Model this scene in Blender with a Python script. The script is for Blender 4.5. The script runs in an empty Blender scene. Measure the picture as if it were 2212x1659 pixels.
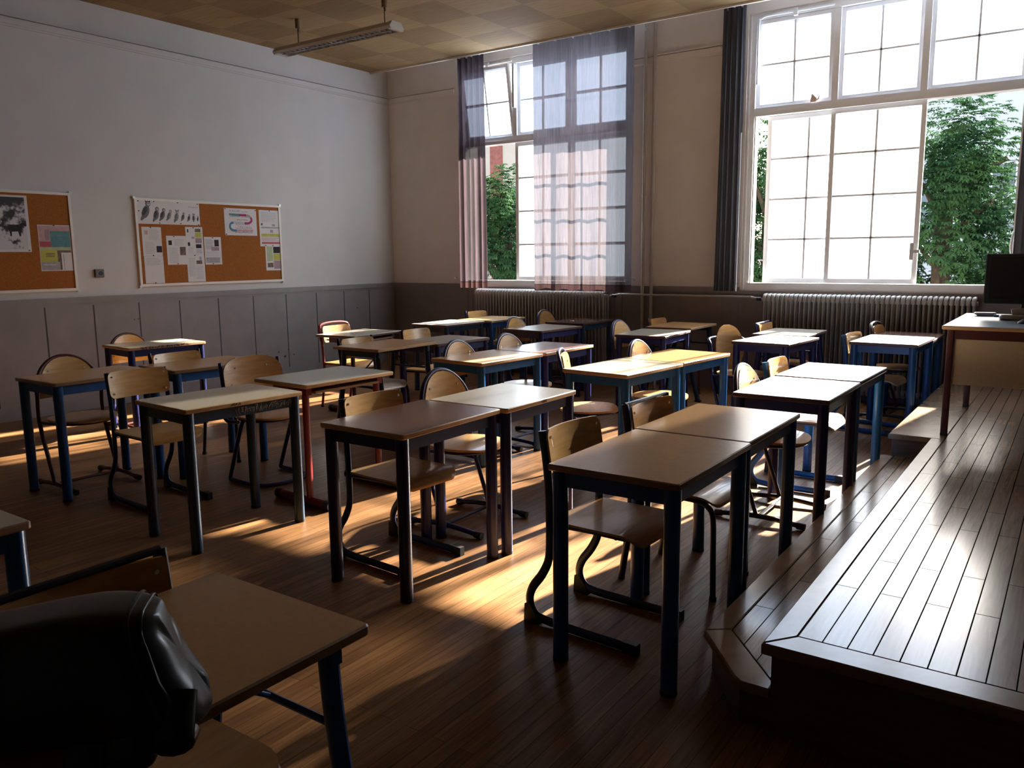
import bpy, math, random
from mathutils import Vector, Matrix, Euler

S = bpy.context.scene
COL = S.collection
R = math.radians
random.seed(7)

# ------------------------------------------------------------------ camera
cam = bpy.data.cameras.new('camera')
cam.sensor_width = 36.0
cam.lens = 1756.454 / 2212 * 36.0
cam.clip_start = 0.02
cam.clip_end = 300
cam_ob = bpy.data.objects.new('camera', cam)
COL.objects.link(cam_ob)
YAW, PITCH, ROLL = R(34.9302), R(8.9148), R(-0.5827)
fw = Vector((-math.sin(YAW) * math.cos(PITCH), math.cos(YAW) * math.cos(PITCH), -math.sin(PITCH)))
rt = Vector((math.cos(YAW), math.sin(YAW), 0))
up = rt.cross(fw)
rt2 = rt * math.cos(ROLL) + up * math.sin(ROLL)
up2 = -rt * math.sin(ROLL) + up * math.cos(ROLL)
m = Matrix((rt2, up2, -fw)).transposed().to_4x4()
m.translation = Vector((8.08962, -8.65811, 1.47082))
cam_ob.matrix_world = m
S.camera = cam_ob

# ------------------------------------------------------------------ light
SUN_DIR = Vector((-0.14, -0.99, -0.458)).normalized()
sun = bpy.data.lights.new('sun', 'SUN')
sun.energy = 48.0
sun.angle = R(0.9)
sun.color = (1.0, 0.94, 0.84)
sun_ob = bpy.data.objects.new('sun', sun)
COL.objects.link(sun_ob)
sun_ob.rotation_euler = SUN_DIR.to_track_quat('-Z', 'Y').to_euler()
sun_ob.location = (6, 12, 9)

world = bpy.data.worlds.new('sky')
S.world = world
world.use_nodes = True
wn = world.node_tree.nodes
wl = world.node_tree.links
sky = wn.new('ShaderNodeTexSky')
sky.sky_type = 'NISHITA'
sky.sun_disc = False
sky.sun_elevation = R(24)
sky.sun_rotation = R(8)
sky.air_density = 1.0
sky.dust_density = 2.0
bg = wn['Background']
hs = wn.new('ShaderNodeHueSaturation')
hs.inputs['Saturation'].default_value = 0.55
wl.new(sky.outputs[0], hs.inputs['Color'])
wl.new(hs.outputs[0], bg.inputs[0])
bg.inputs[1].default_value = 0.5

vs = S.view_settings
S.display_settings.display_device = 'sRGB'
vs.view_transform = 'Standard'
vs.look = 'None'
vs.exposure = 0.68
vs.gamma = 1.0
vs.use_curve_mapping = False
cy = S.cycles
cy.use_denoising = True
cy.max_bounces = 10
cy.diffuse_bounces = 6
cy.glossy_bounces = 4
cy.transmission_bounces = 6
cy.transparent_max_bounces = 12
cy.sample_clamp_indirect = 8.0
cy.caustics_reflective = False
cy.caustics_refractive = False

# ------------------------------------------------------------------ materials
def newmat(name):
    mt = bpy.data.materials.new(name)
    mt.use_nodes = True
    nt = mt.node_tree
    return mt, nt, nt.nodes, nt.links, nt.nodes['Principled BSDF']

def ramp(nodes, stops):
    r = nodes.new('ShaderNodeValToRGB')
    el = r.color_ramp.elements
    while len(el) > 1:
        el.remove(el[-1])
    el[0].position, el[0].color = stops[0][0], (*stops[0][1], 1)
    for p, c in stops[1:]:
        e = el.new(p)
        e.color = (*c, 1)
    return r

def plain(name, c, rough=0.5, var=0.12, scale=8.0, metal=0.0, bump=0.0, spec=0.5, coat=0.0):
    mt, nt, n, l, b = newmat(name)
    tc = n.new('ShaderNodeTexCoord')
    no = n.new('ShaderNodeTexNoise')
    no.inputs['Scale'].default_value = scale
    no.inputs['Detail'].default_value = 4
    l.new(tc.outputs['Object'], no.inputs['Vector'])
    r = ramp(n, [(0.3, tuple(x * (1 - var) for x in c)), (0.7, tuple(min(1, x * (1 + var)) for x in c))])
    l.new(no.outputs[0], r.inputs[0])
    l.new(r.outputs[0], b.inputs['Base Color'])
    b.inputs['Roughness'].default_value = rough
    b.inputs['Metallic'].default_value = metal
    b.inputs['Specular IOR Level'].default_value = spec
    b.inputs['Coat Weight'].default_value = coat
    if bump:
        bm_ = n.new('ShaderNodeBump')
        bm_.inputs['Strength'].default_value = bump
        bm_.inputs['Distance'].default_value = 0.01
        l.new(no.outputs[0], bm_.inputs['Height'])
        l.new(bm_.outputs[0], b.inputs['Normal'])
    return mt

def wood(name, c1, c2, rough=0.35, stretch=(2, 30, 30), coat=0.0, spec=0.5):
    mt, nt, n, l, b = newmat(name)
    tc = n.new('ShaderNodeTexCoord')
    mp = n.new('ShaderNodeMapping')
    mp.inputs['Scale'].default_value = stretch
    no = n.new('ShaderNodeTexNoise')
    no.inputs['Scale'].default_value = 1.6
    no.inputs['Detail'].default_value = 5
    no.inputs['Distortion'].default_value = 0.4
    l.new(tc.outputs['Object'], mp.inputs[0])
    l.new(mp.outputs[0], no.inputs['Vector'])
    r = ramp(n, [(0.35, c1), (0.65, c2)])
    l.new(no.outputs[0], r.inputs[0])
    l.new(r.outputs[0], b.inputs['Base Color'])
    b.inputs['Roughness'].default_value = rough
    b.inputs['Coat Weight'].default_value = coat
    b.inputs['Specular IOR Level'].default_value = spec
    return mt

def planks(name, c1, c2, gap, width, length, rough, origin=(0, 0), grain=0.25, mortar=0.0012, roughvar=0.15, coat=0.0, spec=0.5, bump=0.25):
    mt, nt, n, l, b = newmat(name)
    tc = n.new('ShaderNodeTexCoord')
    sx = n.new('ShaderNodeSeparateXYZ')
    cx = n.new('ShaderNodeCombineXYZ')
    l.new(tc.outputs['Object'], sx.inputs[0])
    l.new(sx.outputs[1], cx.inputs[0])
    a1 = n.new('ShaderNodeMath'); a1.operation = 'SUBTRACT'
    a1.inputs[1].default_value = origin[0]
    l.new(sx.outputs[0], a1.inputs[0])
    l.new(a1.outputs[0], cx.inputs[1])
    br = n.new('ShaderNodeTexBrick')
    br.offset = 0.37
    br.inputs['Scale'].default_value = 1.0
    br.inputs['Brick Width'].default_value = length
    br.inputs['Row Height'].default_value = width
    br.inputs['Mortar Size'].default_value = mortar
    br.inputs['Mortar Smooth'].default_value = 0.1
    br.inputs['Color1'].default_value = (*c1, 1)
    br.inputs['Color2'].default_value = (*c2, 1)
    br.inputs['Mortar'].default_value = (*gap, 1)
    l.new(cx.outputs[0], br.inputs['Vector'])
    mp = n.new('ShaderNodeMapping')
    mp.inputs['Scale'].default_value = (60, 3, 1)
    l.new(tc.outputs['Object'], mp.inputs[0])
    no = n.new('ShaderNodeTexNoise')
    no.inputs['Scale'].default_value = 1.0
    no.inputs['Detail'].default_value = 6
    no.inputs['Distortion'].default_value = 1.2
    l.new(mp.outputs[0], no.inputs['Vector'])
    gr = ramp(n, [(0.3, (1 - grain,) * 3), (0.7, (1 + grain * 0.4,) * 3)])
    l.new(no.outputs[0], gr.inputs[0])
    mx = n.new('ShaderNodeMixRGB'); mx.blend_type = 'MULTIPLY'
    mx.inputs[0].default_value = 1
    l.new(br.outputs['Color'], mx.inputs[1]); l.new(gr.outputs[0], mx.inputs[2])
    no2 = n.new('ShaderNodeTexNoise')
    no2.inputs['Scale'].default_value = 1.3
    no2.inputs['Detail'].default_value = 6
    l.new(tc.outputs['Object'], no2.inputs['Vector'])
    wr = ramp(n, [(0.35, (0.72, 0.70, 0.68)), (0.7, (1.12, 1.1, 1.08))])
    l.new(no2.outputs[0], wr.inputs[0])
    mx2 = n.new('ShaderNodeMixRGB'); mx2.blend_type = 'MULTIPLY'
    mx2.inputs[0].default_value = 1
    l.new(mx.outputs[0], mx2.inputs[1]); l.new(wr.outputs[0], mx2.inputs[2])
    l.new(mx2.outputs[0], b.inputs['Base Color'])
    mr = n.new('ShaderNodeMapRange')
    mr.inputs['To Min'].default_value = rough - roughvar * 0.5
    mr.inputs['To Max'].default_value = rough + roughvar
    l.new(no2.outputs[0], mr.inputs['Value'])
    l.new(mr.outputs[0], b.inputs['Roughness'])
    sp_ = n.new('ShaderNodeMath'); sp_.operation = 'MULTIPLY_ADD'
    sp_.inputs[1].default_value = -spec; sp_.inputs[2].default_value = spec
    l.new(br.outputs['Fac'], sp_.inputs[0]); l.new(sp_.outputs[0], b.inputs['Specular IOR Level'])
    if coat:
        ct = n.new('ShaderNodeMath'); ct.operation = 'MULTIPLY_ADD'
        ct.inputs[1].default_value = -coat; ct.inputs[2].default_value = coat
        l.new(br.outputs['Fac'], ct.inputs[0]); l.new(ct.outputs[0], b.inputs['Coat Weight'])
        lum = n.new('ShaderNodeRGBToBW'); l.new(br.outputs['Color'], lum.inputs[0])
        mr2 = n.new('ShaderNodeMapRange')
        mr2.inputs['From Min'].default_value = 0.12; mr2.inputs['From Max'].default_value = 0.2
        mr2.inputs['To Min'].default_value = 0.14; mr2.inputs['To Max'].default_value = 0.28
        l.new(lum.outputs[0], mr2.inputs['Value']); l.new(mr2.outputs[0], b.inputs['Coat Roughness'])
    bp = n.new('ShaderNodeBump')
    bp.inputs['Strength'].default_value = bump
    bp.inputs['Distance'].default_value = 0.002
    bw = n.new('ShaderNodeMath'); bw.operation = 'SUBTRACT'
    bw.inputs[0].default_value = 1
    l.new(br.outputs['Fac'], bw.inputs[1])
    ad = n.new('ShaderNodeMath'); ad.operation = 'ADD'
    l.new(bw.outputs[0], ad.inputs[0])
    ml = n.new('ShaderNodeMath'); ml.operation = 'MULTIPLY'; ml.inputs[1].default_value = 0.25
    l.new(no.outputs[0], ml.inputs[0]); l.new(ml.outputs[0], ad.inputs[1])
    l.new(ad.outputs[0], bp.inputs['Height'])
    l.new(bp.outputs[0], b.inputs['Normal'])
    return mt

M = {}
M['wall'] = plain('wall_paint', (0.58, 0.555, 0.53), 0.75, 0.03, 3, bump=0.05, spec=0.25)
M['wall_b'] = plain('wall_paint_lit', (0.82, 0.75, 0.69), 0.75, 0.04, 3, bump=0.05, spec=0.25)  # same paint as the left wall, lightened in place of bounce light
M['dado'] = plain('dado_paint', (0.225, 0.195, 0.19), 0.5, 0.08, 5, bump=0.05)
M['wall_darkened'] = plain('unseen_wall_darkened', (0.07, 0.085, 0.08), 0.6)  # unseen wall, coloured dark to cut fill light in the foreground
M['wall_dim'] = plain('rear_wall_darkened', (0.16, 0.14, 0.125), 0.75)  # unseen rear wall, darkened as well to hold back bounced light
M['dado_dark'] = plain('dado_groove', (0.035, 0.03, 0.03), 0.7)
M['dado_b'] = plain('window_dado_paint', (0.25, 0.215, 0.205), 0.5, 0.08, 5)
M['floor'] = planks('floor_planks', (0.27, 0.135, 0.055), (0.185, 0.088, 0.034), (0.05, 0.024, 0.010), 0.055, 1.15, 0.36, grain=0.42, mortar=0.0008, spec=0.17)
M['deck'] = planks('deck_planks', (0.27, 0.175, 0.105), (0.20, 0.12, 0.07), (0.012, 0.008, 0.006), 0.0722, 0.9, 0.19, origin=(7.455, 0), grain=0.30, mortar=0.0022, roughvar=0.05, spec=0.33, bump=0.13)
M['deck_edge'] = wood('deck_edge_wood', (0.20, 0.125, 0.07), (0.27, 0.175, 0.105), 0.21, (4, 4, 30), coat=0.0, spec=0.30)
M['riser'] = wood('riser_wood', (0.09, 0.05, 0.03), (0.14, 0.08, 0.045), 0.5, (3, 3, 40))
M['white_paint'] = plain('white_window_paint', (0.90, 0.89, 0.89), 0.4, 0.03, 6)
M['reveal'] = plain('reveal_paint', (0.72, 0.70, 0.68), 0.6, 0.04, 6)
M['radiator'] = plain('radiator_paint', (0.42, 0.41, 0.40), 0.35, 0.05, 6)
M['pipe'] = plain('pipe_paint', (0.50, 0.44, 0.40), 0.4, 0.05, 6)
M['trim'] = plain('trim_white', (0.72, 0.66, 0.58), 0.45, 0.03)
M['black'] = plain('black_rubber', (0.012, 0.012, 0.014), 0.55)
M['beech'] = wood('beech_plywood', (0.52, 0.285, 0.09), (0.64, 0.375, 0.135), 0.33, (30, 3, 30), coat=0.15)
M['beech_dark'] = wood('brown_plywood', (0.37, 0.175, 0.055), (0.47, 0.245, 0.085), 0.35, (30, 3, 30), coat=0.15)
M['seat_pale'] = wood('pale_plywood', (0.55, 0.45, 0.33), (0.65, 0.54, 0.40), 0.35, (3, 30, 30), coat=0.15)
M['rivet'] = plain('steel_rivet', (0.6, 0.58, 0.55), 0.3, metal=1.0)
M['navy'] = plain('navy_steel', (0.010, 0.012, 0.085), 0.35, 0.15, 12)
M['blue'] = plain('blue_steel', (0.008, 0.075, 0.23), 0.33, 0.15, 12)
M['bright_blue'] = plain('bright_blue_steel', (0.012, 0.10, 0.27), 0.33, 0.15, 12)
M['slate'] = plain('slate_blue_steel', (0.010, 0.032, 0.065), 0.35, 0.15, 12)
M['red'] = plain('red_steel', (0.17, 0.014, 0.012), 0.35, 0.12, 12)
M['maroon'] = plain('maroon_steel', (0.075, 0.014, 0.012), 0.4, 0.12, 12)
M['chair_blue'] = plain('chair_blue_steel', (0.010, 0.035, 0.11), 0.35, 0.15, 12)
M['chair_dark'] = plain('chair_dark_steel', (0.012, 0.010, 0.022), 0.38, 0.15, 12)
M['top_tan'] = plain('tan_laminate', (0.52, 0.295, 0.13), 0.22, 0.05, 60, spec=0.26)
M['top_brown'] = plain('brown_laminate', (0.095, 0.042, 0.028), 0.22, 0.08, 40, spec=0.5)
M['top_cream'] = plain('cream_laminate', (0.52, 0.46, 0.33), 0.25, 0.04, 60, spec=0.45)
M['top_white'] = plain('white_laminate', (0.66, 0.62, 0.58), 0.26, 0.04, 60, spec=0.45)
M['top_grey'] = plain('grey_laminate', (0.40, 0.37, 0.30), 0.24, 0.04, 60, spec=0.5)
M['top_yellow'] = plain('yellow_laminate', (0.55, 0.38, 0.17), 0.26, 0.05, 60, spec=0.45)
M['edge_beech'] = wood('edge_beech', (0.42, 0.24, 0.10), (0.52, 0.32, 0.15), 0.4, (6, 6, 60))
M['edge_dark'] = wood('edge_dark', (0.085, 0.04, 0.035), (0.12, 0.06, 0.05), 0.4, (6, 6, 60))
M['edge_tan'] = wood('edge_tan', (0.26, 0.155, 0.08), (0.33, 0.20, 0.11), 0.4, (6, 6, 60))
M['paper'] = plain('paper_white', (0.66, 0.63, 0.62), 0.8, 0.02, 10, spec=0.2)
M['ink'] = plain('print_grey', (0.36, 0.34, 0.35), 0.8, 0.1, 40, spec=0.2)
M['ink_pale'] = plain('print_pale_grey', (0.50, 0.48, 0.49), 0.8, 0.1, 60, spec=0.2)
M['ink_dark'] = plain('print_black', (0.035, 0.03, 0.032), 0.8, 0.4, 60, spec=0.2)
M['ink_yellow'] = plain('print_yellow', (0.48, 0.46, 0.10), 0.8, 0.1, 20, spec=0.2)
M['ink_mauve'] = plain('print_mauve', (0.36, 0.26, 0.29), 0.8, 0.1, 20, spec=0.2)
M['ink_green'] = plain('print_green', (0.42, 0.47, 0.28), 0.8, 0.1, 20, spec=0.2)
M['ink_red'] = plain('print_red', (0.45, 0.11, 0.12), 0.8, 0.1, 20, spec=0.2)
M['ink_crimson'] = plain('print_crimson', (0.38, 0.05, 0.17), 0.8, 0.1, 20, spec=0.2)
M['ink_teal'] = plain('print_teal', (0.13, 0.27, 0.28), 0.8, 0.15, 20, spec=0.2)
M['ink_blue'] = plain('print_blue', (0.10, 0.24, 0.36), 0.8, 0.1, 20, spec=0.2)
M['ink_pink'] = plain('print_pink', (0.52, 0.33, 0.33), 0.8, 0.1, 20, spec=0.2)
M['ink_brown'] = plain('print_brown', (0.17, 0.12, 0.10), 0.8, 0.35, 25, spec=0.2)
M['feather'] = plain('feather_grey', (0.15, 0.145, 0.15), 0.8, 0.8, 130, spec=0.2)
M['feather_pale'] = plain('feather_pale', (0.26, 0.25, 0.25), 0.8, 0.6, 130, spec=0.2)
M['feather_dark'] = plain('feather_dark', (0.07, 0.065, 0.07), 0.8, 0.8, 160, spec=0.2)
M['pewter'] = plain('aluminium', (0.60, 0.60, 0.60), 0.35, 0.03, 10, metal=0.3)
M['cork'] = plain('cork', (0.32, 0.115, 0.03), 0.9, 0.2, 120, bump=0.2, spec=0.1)
M['socket'] = plain('socket_bakelite', (0.11, 0.07, 0.065), 0.4)
M['lamp_white'] = plain('lamp_enamel', (0.55, 0.50, 0.43), 0.4, 0.03)
M['lamp_rod'] = plain('lamp_rod', (0.17, 0.11, 0.055), 0.45)
M['louvre'] = plain('lamp_louvre', (0.5, 0.46, 0.44), 0.25, 0.03, metal=0.6)
M['panel_cream'] = plain('panel_cream', (0.50, 0.38, 0.22), 0.45, 0.05, 60)
M['desk_grey'] = plain('desk_grey_laminate', (0.20, 0.225, 0.25), 0.3, 0.04, 60)
M['monitor'] = plain('monitor_plastic', (0.012, 0.012, 0.014), 0.35)
M['screen'] = plain('screen_glass', (0.02, 0.019, 0.018), 0.16)
M['device'] = plain('grey_plastic', (0.58, 0.58, 0.58), 0.4)
M['blue_plastic'] = plain('blue_plastic', (0.03, 0.05, 0.25), 0.4)
M['leather'] = plain('black_leather', (0.0045, 0.004, 0.004), 0.30, 0.4, 6, bump=0.08, spec=0.4)
M['graffiti'] = plain('pale_scratches', (0.42, 0.42, 0.40), 0.6)
M['ochre'] = plain('pinkish_scrap', (0.85, 0.66, 0.60), 0.7)

# frosted, dusty glazing
def glazing(name, fac, c1, c2):
    mt, nt, n, l, b = newmat(name)
    out = n['Material Output']
    n.remove(b)
    tr = n.new('ShaderNodeBsdfTransparent')
    tl = n.new('ShaderNodeBsdfTranslucent')
    no = n.new('ShaderNodeTexNoise'); no.inputs['Scale'].default_value = 2.5
    tc = n.new('ShaderNodeTexCoord'); l.new(tc.outputs['Object'], no.inputs['Vector'])
    r = ramp(n, [(0.3, c1), (0.7, c2)])
    l.new(no.outputs[0], r.inputs[0]); l.new(r.outputs[0], tl.inputs[0])
    mx = n.new('ShaderNodeMixShader'); mx.inputs[0].default_value = fac
    l.new(tr.outputs[0], mx.inputs[1]); l.new(tl.outputs[0], mx.inputs[2])
    l.new(mx.outputs[0], out.inputs[0])
    return mt
M['glass'] = glazing('dusty_glass', 0.52, (0.46, 0.55, 0.70), (0.50, 0.59, 0.73))
M['glass_upper'] = glazing('frosted_glass', 0.95, (0.35, 0.46, 0.66), (0.39, 0.50, 0.70))

def voile(name, c, tr_fac, tl_fac):
    mt, nt, n, l, b = newmat(name)
    out = n['Material Output']
    n.remove(b)
    tc = n.new('ShaderNodeTexCoord')
    mp = n.new('ShaderNodeMapping'); mp.inputs['Scale'].default_value = (90, 90, 4)
    no = n.new('ShaderNodeTexNoise'); no.inputs['Scale'].default_value = 1.0; no.inputs['Detail'].default_value = 5
    l.new(tc.outputs['Object'], mp.inputs[0]); l.new(mp.outputs[0], no.inputs['Vector'])
    r = ramp(n, [(0.3, tuple(x * 0.75 for x in c)), (0.7, tuple(min(1, x * 1.2) for x in c))])
    l.new(no.outputs[0], r.inputs[0])
    df = n.new('ShaderNodeBsdfDiffuse'); tl = n.new('ShaderNodeBsdfTranslucent'); tr = n.new('ShaderNodeBsdfTransparent')
    l.new(r.outputs[0], df.inputs[0]); l.new(r.outputs[0], tl.inputs[0])
    m1 = n.new('ShaderNodeMixShader'); m1.inputs[0].default_value = tl_fac
    l.new(df.outputs[0], m1.inputs[1]); l.new(tl.outputs[0], m1.inputs[2])
    m2 = n.new('ShaderNodeMixShader'); m2.inputs[0].default_value = tr_fac
    l.new(m1.outputs[0], m2.inputs[1]); l.new(tr.outputs[0], m2.inputs[2])
    l.new(m2.outputs[0], out.inputs[0])
    return mt
M['voile'] = voile('curtain_voile', (0.066, 0.054, 0.056), 0.04, 0.62)
M['voile_dark'] = voile('curtain_grey', (0.085, 0.083, 0.09), 0.0, 0.30)
M['voile_folded'] = voile('folded_voile', (0.040, 0.028, 0.032), 0.02, 0.58)
M['hem'] = voile('curtain_hem', (0.05, 0.027, 0.026), 0.0, 0.35)

def leafmat(name, c1, c2):
    mt, nt, n, l, b = newmat(name)
    out = n['Material Output']
    n.remove(b)
    tc = n.new('ShaderNodeTexCoord')
    no = n.new('ShaderNodeTexNoise'); no.inputs['Scale'].default_value = 1.1; no.inputs['Detail'].default_value = 3
    l.new(tc.outputs['Object'], no.inputs['Vector'])
    r = ramp(n, [(0.35, c1), (0.65, c2)])
    l.new(no.outputs[0], r.inputs[0])
    df = n.new('ShaderNodeBsdfDiffuse'); tl = n.new('ShaderNodeBsdfTranslucent')
    l.new(r.outputs[0], df.inputs[0]); l.new(r.outputs[0], tl.inputs[0])
    m1 = n.new('ShaderNodeMixShader'); m1.inputs[0].default_value = 0.22
    l.new(df.outputs[0], m1.inputs[1]); l.new(tl.outputs[0], m1.inputs[2])
    l.new(m1.outputs[0], out.inputs[0])
    return mt
M['leaf'] = leafmat('chestnut_leaf', (0.020, 0.056, 0.027), (0.048, 0.102, 0.038))
M['bark'] = plain('bark', (0.07, 0.05, 0.035), 0.9, 0.3, 10)
M['ground'] = plain('courtyard_asphalt', (0.10, 0.11, 0.13), 0.9, 0.2, 2)
M['bld_cream'] = plain('cream_render', (0.62, 0.52, 0.42), 0.8, 0.06, 1)
M['bld_white'] = plain('white_render', (0.60, 0.60, 0.62), 0.8, 0.06, 1)
M['brick_red'] = plain('red_brick', (0.36, 0.12, 0.09), 0.85, 0.2, 6)
M['bld_glass'] = plain('dark_pane', (0.10, 0.14, 0.18), 0.15, 0.3, 0.8)
M['car'] = plain('car_paint', (0.25, 0.30, 0.38), 0.3)

def checker_mat():
    mt, nt, n, l, b = newmat('ceiling_tiles')
    tc = n.new('ShaderNodeTexCoord')
    mp = n.new('ShaderNodeMapping')
    mp.inputs['Location'].default_value = (-0.24 / 0.62 + 20, 0.35 / 0.62 + 20, 0.5)
    mp.inputs['Scale'].default_value = (1 / 0.62, 1 / 0.62, 0.0)
    ck = n.new('ShaderNodeTexChecker')
    ck.inputs['Scale'].default_value = 1.0
    ck.inputs['Color1'].default_value = (0.33, 0.22, 0.112, 1)
    ck.inputs['Color2'].default_value = (0.26, 0.17, 0.086, 1)
    l.new(tc.outputs['Object'], mp.inputs[0]); l.new(mp.outputs[0], ck.inputs['Vector'])
    mp2 = n.new('ShaderNodeMapping'); mp2.inputs['Scale'].default_value = (4, 80, 4)
    no = n.new('ShaderNodeTexNoise'); no.inputs['Scale'].default_value = 1.0
    l.new(tc.outputs['Object'], mp2.inputs[0]); l.new(mp2.outputs[0], no.inputs['Vector'])
    r = ramp(n, [(0.3, (0.85, 0.85, 0.85)), (0.7, (1.1, 1.1, 1.1))])
    l.new(no.outputs[0], r.inputs[0])
    mx = n.new('ShaderNodeMixRGB'); mx.blend_type = 'MULTIPLY'; mx.inputs[0].default_value = 1
    l.new(ck.outputs[0], mx.inputs[1]); l.new(r.outputs[0], mx.inputs[2])
    l.new(mx.outputs[0], b.inputs['Base Color'])
    b.inputs['Roughness'].default_value = 0.8
    b.inputs['Specular IOR Level'].default_value = 0.15
    return mt
M['ceiling'] = checker_mat()

def photo_mat():
    mt, nt, n, l, b = newmat('black_and_white_print')
    tc = n.new('ShaderNodeTexCoord')
    no = n.new('ShaderNodeTexNoise'); no.inputs['Scale'].default_value = 11; no.inputs['Detail'].default_value = 7; no.inputs['Roughness'].default_value = 0.65
    l.new(tc.outputs['Object'], no.inputs['Vector'])
    sx = n.new('ShaderNodeSeparateXYZ'); l.new(tc.outputs['Object'], sx.inputs[0])
    mr = n.new('ShaderNodeMapRange')
    mr.inputs['From Min'].default_value = 1.58; mr.inputs['From Max'].default_value = 2.05
    mr.inputs['To Min'].default_value = 0.16; mr.inputs['To Max'].default_value = -0.10
    l.new(sx.outputs[2], mr.inputs['Value'])
    ad = n.new('ShaderNodeMath'); ad.operation = 'ADD'
    l.new(no.outputs[0], ad.inputs[0]); l.new(mr.outputs[0], ad.inputs[1])
    r = ramp(n, [(0.45, (0.015, 0.012, 0.012)), (0.5, (0.15, 0.14, 0.14)), (0.57, (0.55, 0.53, 0.54))])
    l.new(ad.outputs[0], r.inputs[0]); l.new(r.outputs[0], b.inputs['Base Color'])
    b.inputs['Roughness'].default_value = 0.6
    return mt
M['photo'] = photo_mat()

# ------------------------------------------------------------------ mesh tools
class MB:
    def __init__(s):
        s.v, s.f, s.mi = [], [], []
        s.cur = 0
    def mat(s, i):
        s.cur = i
        return s
    def add(s, verts, faces, mtx=None):
        o = len(s.v)
        s.v.extend([tuple(mtx @ Vector(p)) if mtx else tuple(p) for p in verts])
        for f in faces:
            s.f.append(tuple(i + o for i in f))
            s.mi.append(s.cur)
        return s
    def box(s, x0, x1, y0, y1, z0, z1, mtx=None):
        v = [(x0, y0, z0), (x1, y0, z0), (x1, y1, z0), (x0, y1, z0), (x0, y0, z1), (x1, y0, z1), (x1, y1, z1), (x0, y1, z1)]
        f = [(3, 2, 1, 0), (4, 5, 6, 7), (0, 1, 5, 4), (1, 2, 6, 5), (2, 3, 7, 6), (3, 0, 4, 7)]
        return s.add(v, f, mtx)
    def prism(s, poly, z0, z1, ch=0.0, mtx=None, side_mat=None):
        """poly counter-clockwise in xy, chamfered top and bottom"""
        n = len(poly)
        def inset(d):
            out = []
            for i in range(n):
                p0, p1, p2 = Vector(poly[i - 1]), Vector(poly[i]), Vector(poly[(i + 1) % n])
                a = (p1 - p0).normalized(); b = (p2 - p1).normalized()
                na, nb = Vector((-a.y, a.x)), Vector((-b.y, b.x))
                k = na + nb
                k = k / max(0.2, k.dot(k) / 2)
                out.append(p1 + k * d)
            return out
        rings = []
        if ch > 0:
            rings += [(inset(ch), z0), (inset(0), z0 + ch), (inset(0), z1 - ch), (inset(ch), z1)]
        else:
            rings += [(inset(0), z0), (inset(0), z1)]
        v = [(p.x, p.y, z) for r_, z in rings for p in r_]
        side = []
        for k in range(len(rings) - 1):
            for i in range(n):
                j = (i + 1) % n
                side.append((k * n + i, k * n + j, (k + 1) * n + j, (k + 1) * n + i))
        o = len(s.v)
        top = tuple(range((len(rings) - 1) * n, len(rings) * n))
        bot = tuple(reversed(range(n)))
        keep = s.cur
        s.add(v, [top, bot], mtx)
        if side_mat is not None:
            s.cur = side_mat
        for f in side:
            s.f.append(tuple(i + o for i in f)); s.mi.append(s.cur)
        s.cur = keep
        return s
    def tube(s, pts, rx, ry=None, n=10, closed=False, caps=True, smooth=0, side=None):
        """sweep an ellipse along pts; ry is along `side` when given"""
        ry = ry or rx
        P = [Vector(p) for p in pts]
        if smooth:
            P = catmull(P, smooth, closed)
        N = len(P)
        rings = []
        ref = Vector(side) if side is not None else None
        prev = None
        for i in range(N):
            if closed:
                t = P[(i + 1) % N] - P[i - 1]
            elif i == 0:
                t = P[1] - P[0]
            elif i == N - 1:
                t = P[-1] - P[-2]
            else:
                t = P[i + 1] - P[i - 1]
            t.normalize()
            if ref is not None:
                b = (ref - t * ref.dot(t)).normalized()
            elif prev is None:
                a = Vector((0, 0, 1)) if abs(t.z) < 0.9 else Vector((1, 0, 0))
                b = (a - t * a.dot(t)).normalized()
            else:
                b = (prev - t * prev.dot(t)).normalized()
            prev = b
            a = b.cross(t)
            rings.append([P[i] + a * (rx * math.cos(2 * math.pi * k / n)) + b * (ry * math.sin(2 * math.pi * k / n)) for k in range(n)])
        v = [tuple(q) for r_ in rings for q in r_]
        f = []
        for i in range(N if closed else N - 1):
            i2 = (i + 1) % N
            for k in range(n):
                k2 = (k + 1) % n
                f.append((i * n + k, i * n + k2, i2 * n + k2, i2 * n + k))
        if caps and not closed:
            f.append(tuple(reversed(range(n))))
            f.append(tuple(range((N - 1) * n, N * n)))
        return s.add(v, f)
    def sheet(s, rows, t, mapf, ns=10):
        """rows: list of (u, halfwidth); solid plate of thickness t; mapf(u, w, h) -> xyz"""
        nr = len(rows)
        v = []
        for h in (0, t):
            for (u, hw) in rows:
                for k in range(ns + 1):
                    v.append(tuple(mapf(u, -hw + 2 * hw * k / ns, h)))
        L = nr * (ns + 1)
        idx = lambda a, i, k: a * L + i * (ns + 1) + k
        f = []
        for i in range(nr - 1):
            for k in range(ns):
                f.append((idx(0, i, k), idx(0, i, k + 1), idx(0, i + 1, k + 1), idx(0, i + 1, k)))
                f.append((idx(1, i, k), idx(1, i + 1, k), idx(1, i + 1, k + 1), idx(1, i, k + 1)))
        for i in range(nr - 1):
            f.append((idx(0, i, 0), idx(0, i + 1, 0), idx(1, i + 1, 0), idx(1, i, 0)))
            f.append((idx(0, i + 1, ns), idx(0, i, ns), idx(1, i, ns), idx(1, i + 1, ns)))
        for k in range(ns):
            f.append((idx(0, 0, k + 1), idx(0, 0, k), idx(1, 0, k), idx(1, 0, k + 1)))
            f.append((idx(0, nr - 1, k), idx(0, nr - 1, k + 1), idx(1, nr - 1, k + 1), idx(1, nr - 1, k)))
        return s.add(v, f)
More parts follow.
